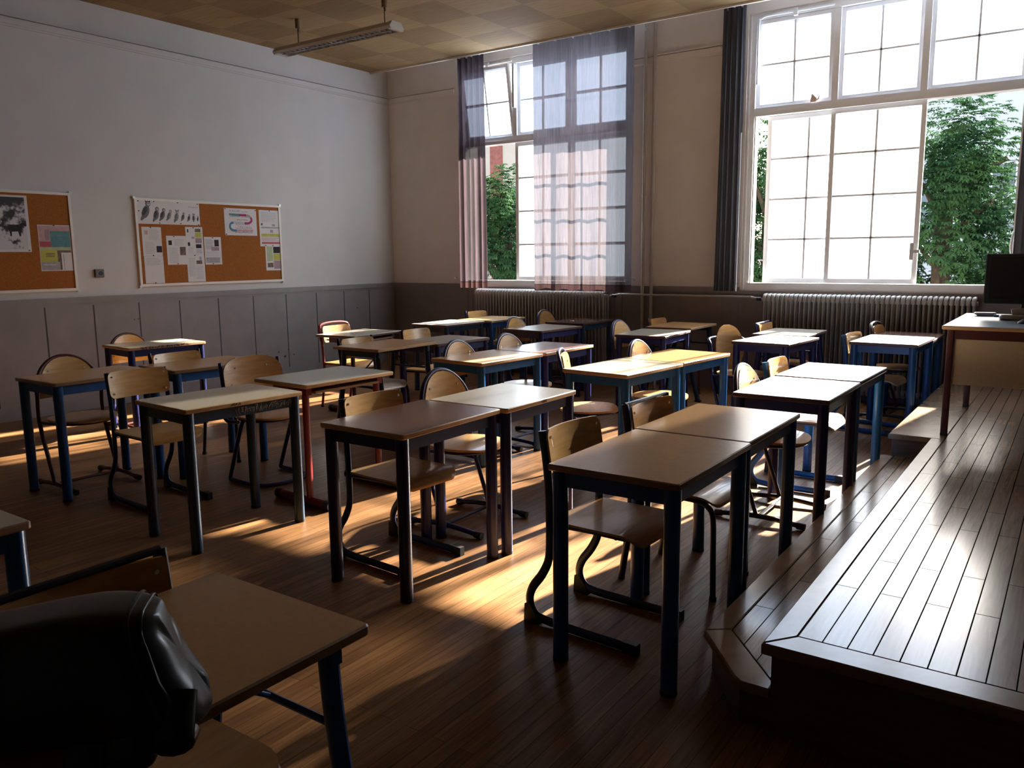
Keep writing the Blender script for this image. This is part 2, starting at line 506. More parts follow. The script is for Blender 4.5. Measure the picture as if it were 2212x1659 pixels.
    def mesh(s, name, mats, angle=40):
        me = bpy.data.meshes.new(name)
        me.from_pydata(s.v, [], s.f)
        for mt in (mats if isinstance(mats, (list, tuple)) else [mats]):
            me.materials.append(mt)
        me.polygons.foreach_set('material_index', s.mi)
        me.polygons.foreach_set('use_smooth', [True] * len(s.f))
        me.validate()
        me.update()
        me.set_sharp_from_angle(angle=R(angle))
        return me

def catmull(P, k, closed=False):
    out = []
    n = len(P)
    rng = range(n) if closed else range(n - 1)
    for i in rng:
        p0 = P[i - 1] if (closed or i > 0) else P[0] * 2 - P[1]
        p1 = P[i]; p2 = P[(i + 1) % n]
        p3 = P[(i + 2) % n] if (closed or i + 2 < n) else P[-1] * 2 - P[-2]
        for j in range(k):
            t = j / k
            out.append(0.5 * ((2 * p1) + (p2 - p0) * t + (2 * p0 - 5 * p1 + 4 * p2 - p3) * t * t + (3 * p1 - p0 - 3 * p2 + p3) * t ** 3))
    if not closed:
        out.append(P[-1].copy())
    return out

def rrect(x0, x1, y0, y1, r, k=4):
    pts = []
    for cx, cy_, a0 in ((x1 - r, y0 + r, -90), (x1 - r, y1 - r, 0), (x0 + r, y1 - r, 90), (x0 + r, y0 + r, 180)):
        for i in range(k + 1):
            a = R(a0 + 90 * i / k)
            pts.append((cx + r * math.cos(a), cy_ + r * math.sin(a)))
    return pts

def link(name, me, parent=None, loc=None, rot=None):
    o = bpy.data.objects.new(name, me)
    COL.objects.link(o)
    if parent:
        o.parent = parent
    if loc:
        o.location = loc
    if rot:
        o.rotation_euler = rot
    return o

def struct(name, mb, mats, parent=None, angle=40):
    o = link(name, mb.mesh(name, mats, angle), parent)
    if not parent:
        o['kind'] = 'structure'
    return o

def tag(o, label, cat, group=None):
    o['label'] = label
    o['category'] = cat
    if group:
        o['group'] = group
    return o

def thing(name, label, cat, loc=(0, 0, 0), rz=0, group=None):
    o = bpy.data.objects.new(name, None)
    o.empty_display_size = 0.1
    COL.objects.link(o)
    o.location = loc
    o.rotation_euler = (0, 0, rz)
    return tag(o, label, cat, group)

CACHE = {}
def part(name, key, build, mats, parent, angle=40):
    """a part object; repeats of the same kind share mesh data"""
    kk = (name, key, tuple(mm.name for mm in (mats if isinstance(mats, (list, tuple)) else [mats])))
    if kk not in CACHE:
        mb = MB()
        build(mb)
        CACHE[kk] = mb.mesh(name, mats, angle)
    return link(name, CACHE[kk], parent)

# ------------------------------------------------------------------ room shell
XR, YF, ZT = 10.4, -10.4, 4.06
H = 3.931
mb = MB(); mb.box(-0.3, XR + 0.3, YF - 0.3, 0.4, -0.2, 0.0)
struct('floor', mb, M['floor'])
mb = MB(); mb.box(0.0, XR, YF, -0.343, H, H + 0.10)
struct('ceiling', mb, M['ceiling'])
mb = MB(); mb.box(-0.3, XR + 0.3, YF - 0.3, 0.4, 4.06, 4.3)
struct('ceiling_slab', mb, M['wall'])
mb = MB(); mb.box(0.0, XR, -0.345, -0.318, H - 0.022, H + 0.13)
struct('trim_1', mb, M['trim'])

# left wall (cork boards): plaster, moulding, dado
mb = MB(); mb.box(-0.3, 0.0, YF - 0.3, 0.4, 0, 4.3)
struct('wall_left', mb, M['wall'])
mb = MB(); mb.box(0.0, 0.030, YF, 0.0, 3.572, 3.628); mb.box(0.0, 0.016, YF, 0.0, 3.556, 3.572); mb.box(0.0, 0.030, YF, 0.0, 3.638, 3.652)
struct('trim_2', mb, M['wall'])
mb = MB(); mb.box(0.0, 0.012, YF, 0.0, 0.0, 1.06)
ys = [-5.33 - 0.487 * k for k in range(1, 11)][::-1] + [-5.32, -4.84, -4.37, -3.89, -3.42, -2.93, -2.45, -1.96, -1.47, -0.99, -0.52]
mb.mat(1)
for y in ys:
    mb.box(0.010, 0.0135, y - 0.006, y + 0.006, 0.13, 1.06)
mb.mat(0)
t3 = struct('trim_3', mb, [M['dado'], M['dado_dark']])
mb = MB()
for yy, zz, r_ in ((-2.30, .30, .022), (-2.25, .24, .015), (-2.12, .33, .018), (-2.02, .27, .026), (-1.97, .35, .014), (-1.88, .28, .016), (-3.95, .86, .012), (-3.91, .865, .010), (-0.75, .80, .012)):
    mb.add([(0.0126, yy + r_ * (0.6 + 0.4 * math.sin(5 * k + 40 * yy)) * math.cos(k * math.pi / 4), zz + r_ * (0.7 + 0.3 * math.cos(3 * k + 30 * yy)) * math.sin(k * math.pi / 4)) for k in range(8)], [tuple(range(8))])
struct('scuff', mb, M['dado_dark'], t3)
mb = MB(); mb.box(0.0, 0.030, YF, -0.03, 1.06, 1.118); mb.box(0.0, 0.018, YF, -0.02, 1.035, 1.06)
struct('trim_4', mb, M['dado'])
mb = MB(); mb.box(0.0, 0.022, YF, 0.0, 0.0, 0.125)
struct('baseboard_left', mb, M['dado'])

# window wall with two openings
W1 = (1.23, 3.70); W2 = (5.06, 7.62); ZS, ZH = 1.085, 3.905
mb = MB()
for x0, x1 in ((-0.3, W1[0]), (W1[1], W2[0]), (W2[1], XR + 0.3)):
    mb.box(x0, x1, 0.0, 0.4, 0, 4.3)
for x0, x1 in (W1, W2):
    mb.box(x0, x1, 0.0, 0.4, 0, ZS)
    mb.box(x0, x1, 0.0, 0.4, ZH, 4.3)
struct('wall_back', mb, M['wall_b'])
mb = MB()
for x0, x1 in ((0.0, W1[0] - 0.05), (W1[1] + 0.05, W2[0] - 0.05), (W2[1] + 0.05, XR)):
    mb.box(x0, x1, -0.026, 0.0, 3.572, 3.628); mb.box(x0, x1, -0.014, 0.0, 3.556, 3.572); mb.box(x0, x1, -0.026, 0.0, 3.638, 3.652)
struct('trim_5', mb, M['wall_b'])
mb = MB()
mb.box(0.012, XR, -0.012, 0.0, 0.0, 1.06)
for x in (1.32, 1.40, 3.52, 3.62, 4.94, 5.02):
    mb.box(x, x + 0.03, -0.020, 0.0, 0.12, 1.04)
struct('trim_6', mb, M['dado_b'])
mb = MB()
for x0, x1 in ((0.03, W1[0]), (W1[1], W2[0]), (W2[1], XR)):
    mb.box(x0, x1, -0.026, 0.0, 1.06, 1.118)
for x0, x1 in (W1, W2):
    mb.box(x0, x1, -0.03, 0.0, 1.05, 1.083)
struct('trim_7', mb, M['dado_b'])
mb = MB(); mb.box(0.022, 7.12, -0.02, 0.0, 0, 0.12)
struct('baseboard_back', mb, M['dado_b'])
# walls behind the viewpoint
mb = MB(); mb.box(XR, XR + 0.3, YF - 0.3, 0.4, 0, 4.3)
struct('wall_right', mb, M['wall_darkened'])
mb = MB(); mb.box(-0.3, XR + 0.3, YF - 0.3, YF, 0, 4.3)
struct('wall_front', mb, M['wall_dim'])

# ------------------------------------------------------------------ windows
def hull(mb, x0, x1, z0, z1, y0, y1, w):
    mb.box(x0, x0 + w, y0, y1, z0, z1); mb.box(x1 - w, x1, y0, y1, z0, z1)
    mb.box(x0 + w, x1 - w, y0, y1, z0, z0 + w); mb.box(x0 + w, x1 - w, y0, y1, z1 - w, z1)

def sash(parent, x0, x1, z0, z1, y, vb, hb, tilt=0.0, w=0.042, glass='glass', muntin=0.034):
    """a glazed sash; origin on its bottom edge so that a vent can tilt inwards"""
    mb = MB()
    hull(mb, x0, x1, 0, z1 - z0, -0.018, 0.018, w)
    o = struct('sash', mb, M['white_paint'], parent)
    o.location = (0, y, z0); o.rotation_euler = (tilt, 0, 0)
    mb = MB()
    xs = [x0 + w] + list(vb) + [x1 - w]
    zs = [w] + [h - z0 for h in hb] + [z1 - z0 - w]
    g, t_ = muntin / 2, muntin * 0.25
    sec = [(-g, 0.010), (g, 0.010), (g, 0.0), (t_, -0.013), (-t_, -0.013), (-g, 0.0)]
    def bar(p0, p1, ax):
        vv = []
        for p in (p0, p1):
            for q, yy in sec:
                vv.append((p[0] + q, yy, p[1]) if ax == 'z' else (p[0], yy, p[1] + q))
        mb.add(vv, [(i, (i + 1) % 6, 6 + (i + 1) % 6, 6 + i) for i in range(6)] + [(5, 4, 3, 2, 1, 0), (6, 7, 8, 9, 10, 11)])
    for x in vb:
        bar((x, w), (x, z1 - z0 - w), 'z')
    for h in hb:
        bar((x0 + w, h - z0), (x1 - w, h - z0), 'x')
    for xx, sg in ((x0 + w, 1), (x1 - w, -1)):           # putty bevels round the sash, shaped to catch light from the panes
        mb.add([(xx, -0.018, w), (xx + sg * 0.014, -0.001, w + 0.014), (xx + sg * 0.014, -0.001, z1 - z0 - w - 0.014), (xx, -0.018, z1 - z0 - w)], [(0, 1, 2, 3) if sg < 0 else (3, 2, 1, 0)])
    for zz, sg in ((w, 1), (z1 - z0 - w, -1)):
        mb.add([(x0 + w, -0.018, zz), (x0 + w + 0.014, -0.001, zz + sg * 0.014), (x1 - w - 0.014, -0.001, zz + sg * 0.014), (x1 - w, -0.018, zz)], [(0, 1, 2, 3) if sg > 0 else (3, 2, 1, 0)])
    for x in vb:                         # small fillets where bars cross
        for h in hb:
            mb.prism([(x + q * math.cos(a_), h - z0 + q * math.sin(a_)) for q, a_ in [(0.026 if k_ % 2 else 0.030, k_ * math.pi / 4) for k_ in range(8)]], -0.0125, 0.004, 0, mtx=Matrix.Rotation(R(90), 4, 'X'))
    struct('muntin', mb, M['white_paint'], o)
    mb = MB()
    mb.add([(x0 + w, 0, w), (x1 - w, 0, w), (x1 - w, 0, z1 - z0 - w), (x0 + w, 0, z1 - z0 - w)], [(0, 1, 2, 3)])
    struct('pane', mb, M[glass], o)
    return o

def window(name, X0, X1, cols, sashes, tilt0):
    root = bpy.data.objects.new(name, None)
    COL.objects.link(root)
    root['kind'] = 'structure'
    mb = MB()
    mb.box(X0, cols[0], 0.035, 0.165, ZS, ZH); mb.box(cols[3], X1, 0.035, 0.165, ZS, ZH)
    mb.box(cols[0], cols[3], 0.035, 0.165, 3.835, ZH)
    mb.box(cols[0], cols[3], 0.015, 0.165, ZS, 1.165)
    mb.box(cols[0] + 0.01, cols[0] + 0.024, 0.015, 0.05, 1.165, 2.88)
    mb.box(X0 + 0.012, X0 + 0.026, 0.02, 0.04, ZS, ZH - 0.02)
    for c in cols[1:3]:
        mb.box(c - 0.03, c + 0.03, 0.05, 0.15, 2.96, 3.84)
    struct('frame', mb, M['white_paint'], root)
    mb = MB()
    mb.box(cols[0], cols[3], 0.03, 0.165, 2.885, 2.925); mb.box(cols[0], cols[3], 0.045, 0.16, 2.925, 2.968)
    struct('transom', mb, M['white_paint'], root)
    mb = MB(); mb.box(X0 - 0.02, X1 + 0.02, 0.165, 0.46, ZS - 0.06, ZS)
    struct('sill', mb, M['reveal'], root)
    mb = MB()
    mb.box(X0, X0 + 0.006, 0.165, 0.4, ZS, ZH); mb.box(X1 - 0.006, X1, 0.165, 0.4, ZS, ZH)
    struct('reveal', mb, M['reveal'], root)
    for k in range(3):
        a, b = cols[k], cols[k + 1]
        a += 0.0 if k == 0 else 0.03
        b -= 0.0 if k == 2 else 0.03
        sash(root, a, b, 2.97, 3.832, 0.10, [(a + b) / 2], [3.395], tilt0 if k == 0 else 0.0, w=0.036, glass='glass_upper')
    for (a, b, y, *vb) in sashes:
        sash(root, a, b, 1.17, 2.882, y, vb or [(a + b) / 2], [1.619, 2.036, 2.449])
    return root

w1 = window('window_1', *W1, (1.30, 2.09, 2.88, 3.66), [(2.085, 2.90, 0.085), (2.87, 3.66, 0.125)], R(9))
w2 = window('window_2', *W2, (5.14, 5.93, 6.73, 7.54), [(5.262, 5.955, 0.125, 5.683), (5.905, 6.765, 0.085)], R(2.5))
# vent rods: painted tube along the head, elbow and lever
for w_, x0, xc in ((w1, 1.33, 1.70), (w2, 5.16, 5.53)):
    mb = MB()
    mb.tube([(x0, 0.02, 3.2), (x0, 0.02, 3.78), (x0 + 0.03, 0.02, 3.845), (x0 + 0.10, 0.02, 3.862), (xc, 0.02, 3.862), (xc + 0.37, 0.02, 3.862)], 0.011, smooth=4, n=8)
    mb.box(xc - 0.02, xc + 0.02, 0.0, 0.05, 3.82, 3.89)
    struct('vent_rod', mb, M['white_paint'], w_)
mb = MB(); mb.box(2.10, 2.13, -0.02, 0.035, 3.30, 3.82); mb.tube([(2.105, 0.02, 3.83), (2.10, 0.05, 3.35)], 0.009, n=8)
struct('vent_stay', mb, M['pewter'], w1)
mb = MB(); mb.box(6.70, 6.735, 0.03, 0.066, 1.40, 1.56); mb.box(6.735, 6.785, 0.04, 0.06, 1.465, 1.495); mb.box(5.215, 5.262, 0.08, 0.11, 1.395, 1.412)
struct('catch', mb, M['pewter'], w2)
mb = MB(); mb.tube([(7.552, 0.02, 1.40), (7.535, 0.0, 1.50), (7.545, 0.0, 1.62), (7.57, 0.02, 1.66)], 0.010, smooth=4, n=8); mb.tube([(7.57, 0.02, 1.40), (7.575, 0.0, 1.55), (7.57, 0.02, 1.66)], 0.010, smooth=3, n=8)
struct('handle', mb, M['white_paint'], w2)
# small marks scratched on the lower left pane
mb = MB()
for k in range(9):
    z = 1.29 + 0.017 * k + random.uniform(-.003, .003)
    mb.box(5.312 + random.uniform(-.003, .004), 5.330 + random.uniform(-.004, .012), 0.1215, 0.1235, z, z + random.uniform(.003, .010))
struct('sticker', mb, M['ink_dark'], w2)

# ------------------------------------------------------------------ curtains
def curtain(x0, x1, z0, z1, npl, amp, y, label, mats, seed, hooks=(), flare=0.0):
    root = thing('curtain', label, 'curtain', (0, 0, 0))
    rnd = random.Random(seed)
    ph = [rnd.uniform(0, 6.28) for _ in range(6)]
    N = int(npl * 14)
    def pos(u, z):
        h = (z - z0) / (z1 - z0)
        xx = x0 + (x1 - x0) * u - flare * (1 - h) * (1 - u)
        a = amp * (0.75 + 0.35 * math.sin(2.1 * h + ph[0]))
        s1 = math.sin(2 * math.pi * npl * u + ph[1] + 0.5 * math.sin(1.7 * h + ph[2]))
        s2 = math.sin(2 * math.pi * npl * 0.43 * u + ph[3])
        return (xx + 0.010 * math.cos(2 * math.pi * npl * u + ph[4]), y + a * (0.75 * s1 + 0.30 * s2 + 0.28 * math.sin(4 * math.pi * npl * u + 2 * ph[1] + 0.6)), z)
    def grid(za, zb, nz, t):
        v, f = [], []
        for i in range(nz + 1):
            z = za + (zb - za) * i / nz
            for k in range(N + 1):
                p = pos(k / N, z)
                v.append((p[0], p[1] - t, p[2]))
        for i in range(nz):
            for k in range(N):
                a = i * (N + 1) + k
                f.append((a, a + 1, a + N + 2, a + N + 1))
        return v, f
    mb = MB(); mb.add(*grid(z0 + 0.075, z1, 24, 0)); link('drape', mb.mesh('drape', mats[0], 180), root)
    mb = MB(); mb.add(*grid(z0, z0 + 0.080, 2, 0.002)); link('hem', mb.mesh('hem', mats[1], 180), root)
    for u in hooks:
        p = pos(u, z1)
        mb = MB()
        mb.tube([(p[0], p[1] + 0.018 * math.cos(a), z1 - 0.005 + 0.018 * math.sin(a)) for a in [k * math.pi / 6 for k in range(12)]], 0.005, n=6, closed=True)
        for k in range(5):
            a = k * math.pi / 5
        mb.tube([(p[0], p[1] - 0.012, z1 - 0.018), (p[0], p[1] - 0.03, z1 - 0.012)], 0.013, n=8)
        link('ring', mb.mesh('ring', M['pewter']), root)
    return root
ZC = 3.945
curtain(1.42, 1.82, 1.075, ZC, 4.6, 0.040, -0.235, 'gathered dark mauve voile curtain nearest the room corner', (M['voile_folded'], M['hem']), 3, (0.1, 0.35, 0.6, 0.92))
curtain(2.56, 3.86, 1.055, ZC, 5.5, 0.040, -0.225, 'spread mauve voile curtain showing the sunlit window grid through it', (M['voile'], M['hem']), 11, (0.06, 0.24, 0.42, 0.6, 0.78, 0.97))
curtain(4.885, 5.105, 1.085, ZC, 4.2, 0.050, -0.215, 'bunched dark grey curtain beside the large open window', (M['voile_dark'], M['voile_dark']), 5, (0.1, 0.5, 0.9), flare=0.03)
curtain(7.56, 7.95, 1.085, ZC, 5.2, 0.045, -0.215, 'dark curtain hanging behind the computer monitor at the frame edge', (M['voile_dark'], M['voile_dark']), 8, (0.1, 0.5, 0.9))
for x0, x1, lb in ((0.95, 4.00, 'dark curtain rail above the radiator with the voile curtains'), (4.70, 8.1, 'dark curtain rail above the large open window')):
    mb = MB()
    mb.box(x0, x1, -0.245, -0.215, 3.968, 3.99)
    for x in (x0 + 0.05, (x0 + x1) / 2, x1 - 0.05):
        mb.box(x - 0.015, x + 0.015, -0.24, -0.22, 3.99, 4.06)
    r_ = link('curtain_rail', mb.mesh('curtain_rail', M['chair_dark']))
    tag(r_, lb, 'curtain rail')
    mb = MB(); xx = x1 - 0.01
    mb.tube([(xx, -0.23, 3.965), (xx + 0.01, -0.23, 3.90), (xx + 0.02, -0.235, 3.87), (xx + 0.0, -0.24, 3.86)], 0.008, smooth=3, n=8)
    mb.tube([(xx - 0.005, -0.22, 3.93), (xx + 0.03, -0.225, 3.895)], 0.010, n=8)
    link('end_bracket', mb.mesh('end_bracket', M['pewter']), r_)
for x, z, lb in ((3.80, 1.19, 'small white curtain hook on the pier beside the voile curtain'), (1.155, 1.19, 'small white curtain hook near the room corner')):
    mb = MB()
    mb.tube([(x, 0.0, z), (x, -0.04, z), (x, -0.055, z + 0.02)], 0.006, n=8, smooth=3); mb.box(x - 0.014, x + 0.014, -0.006, 0, z - 0.014, z + 0.014)
    tag(link('curtain_hook', mb.mesh('curtain_hook', M['pewter'])), lb, 'hook')

# ------------------------------------------------------------------ radiators and pipes
def radiator(x0, x1, label):
    root = thing('radiator', label, 'radiator', (0, 0, 0))
    pitch = 0.0455
    n = int((x1 - x0) / pitch)
    mb = MB()
    for k in range(n):
        x = x0 + pitch * (k + 0.5)
        for y in (-0.185, -0.125, -0.065):
            mb.tube([(x, y, 0.13), (x, y, 1.005)], 0.0125 if y > -0.18 else 0.0105, 0.016, n=8, caps=False, side=(0, 1, 0))
        # rounded loop head and foot of the column
        for z0, sg in ((1.005, 1), (0.13, -1)):
            mb.tube([(x, -0.197, z0 - 0.02 * sg), (x, -0.196, z0 + 0.02 * sg), (x, -0.172, z0 + 0.042 * sg), (x, -0.125, z0 + 0.046 * sg), (x, -0.078, z0 + 0.042 * sg), (x, -0.054, z0 + 0.02 * sg), (x, -0.053, z0 - 0.02 * sg)], 0.0135, 0.018, n=8, smooth=2)
    link('columns', mb.mesh('columns', M['radiator']), root)
    mb = MB()
    for z in (0.13, 1.0):
        mb.tube([(x0 - 0.005, -0.125, z), (x0 + pitch * n + 0.005, -0.125, z)], 0.02, n=10)
    link('header_pipe', mb.mesh('header_pipe', M['radiator']), root)
    for x in (x0 + pitch * 3.0, x0 + pitch * (n - 3)):
        mb = MB(); mb.box(x - 0.01, x + 0.01, -0.16, -0.09, 0.0, 0.10)
        link('foot', mb.mesh('foot', M['radiator']), root)
    return root
radiator(1.60, 3.545, 'long column radiator below the window with voile curtains')
radiator(5.365, 7.36, 'long column radiator below the large open window')
mb = MB()
mb.tube([(3.55, -0.125, 1.0), (3.60, -0.125, 1.01), (3.68, -0.10, 1.02), (3.75, -0.075, 1.02), (5.10, -0.075, 1.02), (5.22, -0.10, 1.015), (5.355, -0.125, 1.0)], 0.012, smooth=4, n=8)
hp = tag(link('heating_pipe', mb.mesh('heating_pipe', M['pipe'])), 'thin horizontal heating pipe joining the two radiators', 'pipe')
for x in (3.60, 5.31):
    mb = MB(); mb.tube([(x - 0.025, -0.125, 1.003), (x + 0.025, -0.125, 1.003)], 0.02, n=8); mb.tube([(x, -0.125, 1.0), (x, -0.16, 1.0)], 0.012, n=8)
    link('valve', mb.mesh('valve', M['chair_dark']), hp)
for x, lb in ((3.925, 'vertical heating pipe nearer the voile curtain'), (4.035, 'vertical heating pipe nearer the dark grey curtain')):
    mb = MB(); mb.tube([(x, -0.045, 0.0), (x, -0.045, 4.06)], 0.019, n=12)
    vp = tag(link('riser_pipe', mb.mesh('riser_pipe', M['pipe'])), lb, 'pipe')
    mb = MB()
    for z in (2.15, 0.55):
        mb.tube([(x, -0.045, z - 0.012), (x, -0.045, z + 0.012)], 0.024, n=12); mb.box(x - 0.008, x + 0.008, -0.045, 0.0, z - 0.008, z + 0.008)
    link('pipe_clip', mb.mesh('pipe_clip', M['pipe']), vp)

# ------------------------------------------------------------------ teaching platform
PZ, SZ = 0.30, 0.15
plat = thing('teaching_platform', 'worn wooden teaching platform with one lower step along its side', 'platform', (0, 0, 0))
def board(name, poly, z1, th, mats, ch=0.005, angle=30):
    mb = MB(); mb.prism(poly, z1 - th, z1, ch)
    return link(name, mb.mesh(name, mats, angle), plat)
XE = XR - 0.01
# upper deck: field + mitred borders
board('deck', [(7.455, -6.215), (XE, -6.215), (XE, -0.21), (7.455, -0.21)], PZ, 0.035, M['deck'], 0.0015)
board('deck_border', [(7.375, -6.322), (XE, -6.322), (XE, -6.2155), (7.4555, -6.2155)], PZ, 0.038, M['deck_edge'])
board('deck_border', [(7.375, -6.322), (7.4545, -6.2155), (7.4545, -2.975), (7.375, -2.975)], PZ, 0.038, M['deck_edge'])
board('deck_border', [(7.125, -2.975), (7.4545, -2.975), (7.4545, -0.21), (7.125, -0.21)], PZ, 0.036, M['deck_edge'], 0.006)
mb = MB()
mb.box(7.40, XE, -6.295, -6.27, 0.0, PZ - 0.034); mb.box(7.40, 7.425, -6.27, -2.95, 0.0, PZ - 0.034)
mb.box(7.145, 7.425, -2.95, -2.925, 0.0, PZ - 0.034); mb.box(7.145, 7.17, -2.925, -0.21, 0.0, PZ - 0.034)
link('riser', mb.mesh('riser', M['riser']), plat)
# lower step with its clipped corner
board('step', [(7.163, -5.976), (7.40, -6.262), (7.40, -2.952), (7.163, -2.952)], SZ, 0.030, M['deck'], 0.0015)
board('step_border', [(7.083, -6.035), (7.1625, -5.976), (7.1625, -2.952), (7.083, -2.952)], SZ, 0.034, M['deck_edge'])
board('step_border', [(7.083, -6.035), (7.28, -6.285), (7.31, -6.312), (7.40, -6.312), (7.40, -6.263), (7.1628, -5.9765)], SZ, 0.034, M['deck_edge'])
mb = MB()
mb.prism([(7.11, -6.02), (7.30, -6.285), (7.40, -6.285), (7.40, -2.952), (7.11, -2.952)], 0.0, SZ - 0.03)
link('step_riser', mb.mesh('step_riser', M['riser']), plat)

# ------------------------------------------------------------------ school desks
def desk(i, cx, cy_, rz, top, edge, frame, kind, label, w=0.70, h=0.745, d=0.50):
    root = thing('school_desk', label, 'desk', (cx, cy_, 0), R(rz))
    key = (kind, w, h, d)
    T = 0.024
    hx, hy = d / 2, w / 2
    part('tabletop', key, lambda b: b.prism(rrect(-hx, hx, -hy, hy, 0.012), h - T, h, 0.004, side_mat=1), [M[top], M[edge]], root, 30)
    fm = M[frame]
    if kind == 'four':
        lx, ly, rr = hx - 0.036, hy - 0.036, 0.0285
        def apron(b):
            z0, z1 = h - T - 0.058, h - T
            for s_ in (-1, 1):
                b.box(-lx, lx, s_ * ly - 0.011, s_ * ly + 0.011, z0, z1)
                b.box(s_ * lx - 0.011, s_ * lx + 0.011, -ly, ly, z0, z1)
        part('apron', key, apron, fm, root)
        for sx in (-1, 1):
            for sy in (-1, 1):
                lg = part('leg', key, lambda b: b.tube([(0, 0, 0.012), (0, 0, h - T)], rr, n=16), fm, root)
                lg.location = (sx * lx, sy * ly, 0)
                part('foot_cap', key, lambda b: b.tube([(0, 0, 0), (0, 0, 0.014)], rr + 0.001, n=16), M['black'], lg)
    elif kind == 'splay':
        def apron(b):
            z0, z1 = h - T - 0.05, h - T
            for s_ in (-1, 1):
                b.box(-0.215, 0.215, s_ * (hy - 0.06) - 0.012, s_ * (hy - 0.06) + 0.012, z0, z1)
            b.box(-0.012, 0.012, -(hy - 0.06), hy - 0.06, z0, z1)
        part('apron', key, apron, fm, root)
        for sx in (-1, 1):
            for sy in (-1, 1):
                y = sy * (hy - 0.06)
                lg = part('leg', (key, sx), lambda b: b.tube([(sx * 0.185, 0, h - T), (sx * 0.20, 0, h * 0.72), (sx * 0.242, 0, h * 0.4), (sx * 0.315, 0, 0.012)], 0.027, 0.016, n=12, smooth=4, side=(0, 1, 0)), fm, root)
                lg.location = (0, y, 0)
                part('foot_cap', (key, sx), lambda b: b.box(sx * 0.316 - 0.029, sx * 0.316 + 0.029, -0.017, 0.017, 0.0, 0.02), M['black'], lg)
        for sy in (-1, 1):
            br = part('crossbar', key, lambda b: b.tube([(-0.205, 0, h * 0.72), (0.205, 0, h * 0.72)], 0.0085, n=8), fm, root)
            br.location = (0, sy * (hy - 0.06), 0)
        for sy in (-1, 1):
            part('brace', (key, sy), lambda b: b.tube([(0.0, sy * (hy - 0.06), h * 0.72), (0.0, sy * 0.06, h - T - 0.03)], 0.006, n=8), fm, root)
    elif kind == 'pedestal':
        def apron(b):
            z0, z1 = h - T - 0.05, h - T
            for s_ in (-1, 1):
                b.box(-0.12, 0.19, s_ * (hy - 0.07) - 0.02, s_ * (hy - 0.07) + 0.02, z0, z1)
            b.box(-0.02, 0.02, -(hy - 0.07), hy - 0.07, z0, z1)
        part('apron', key, apron, fm, root)
        part('under_tray', key, lambda b: b.box(-0.20, 0.215, -(hy - 0.10), hy - 0.10, h - T - 0.042, h - T - 0.028), M['edge_tan'], root)
        for sy in (-1, 1):
            lg = part('leg', key, lambda b: b.tube([(0.155, 0, 0.05), (0.155, 0, h - T - 0.02)], 0.017, 0.024, n=14, side=(0, 1, 0)), fm, root)
            lg.location = (0, sy * (hy - 0.07), 0)
            ft = part('foot', key, lambda b: b.tube([(-0.12, 0, 0.03), (0.30, 0, 0.03)], 0.028, n=14), fm, root)
            ft.location = (0, sy * (hy - 0.07), 0)
            part('foot_cap', key, lambda b: b.tube([(0.295, 0, 0.03), (0.345, 0, 0.03)], 0.030, n=14), M['black'], ft)
            part('foot_cap', (key, 1), lambda b: b.tube([(-0.16, 0, 0.03), (-0.115, 0, 0.03)], 0.030, n=14), M['black'], ft)
    return root

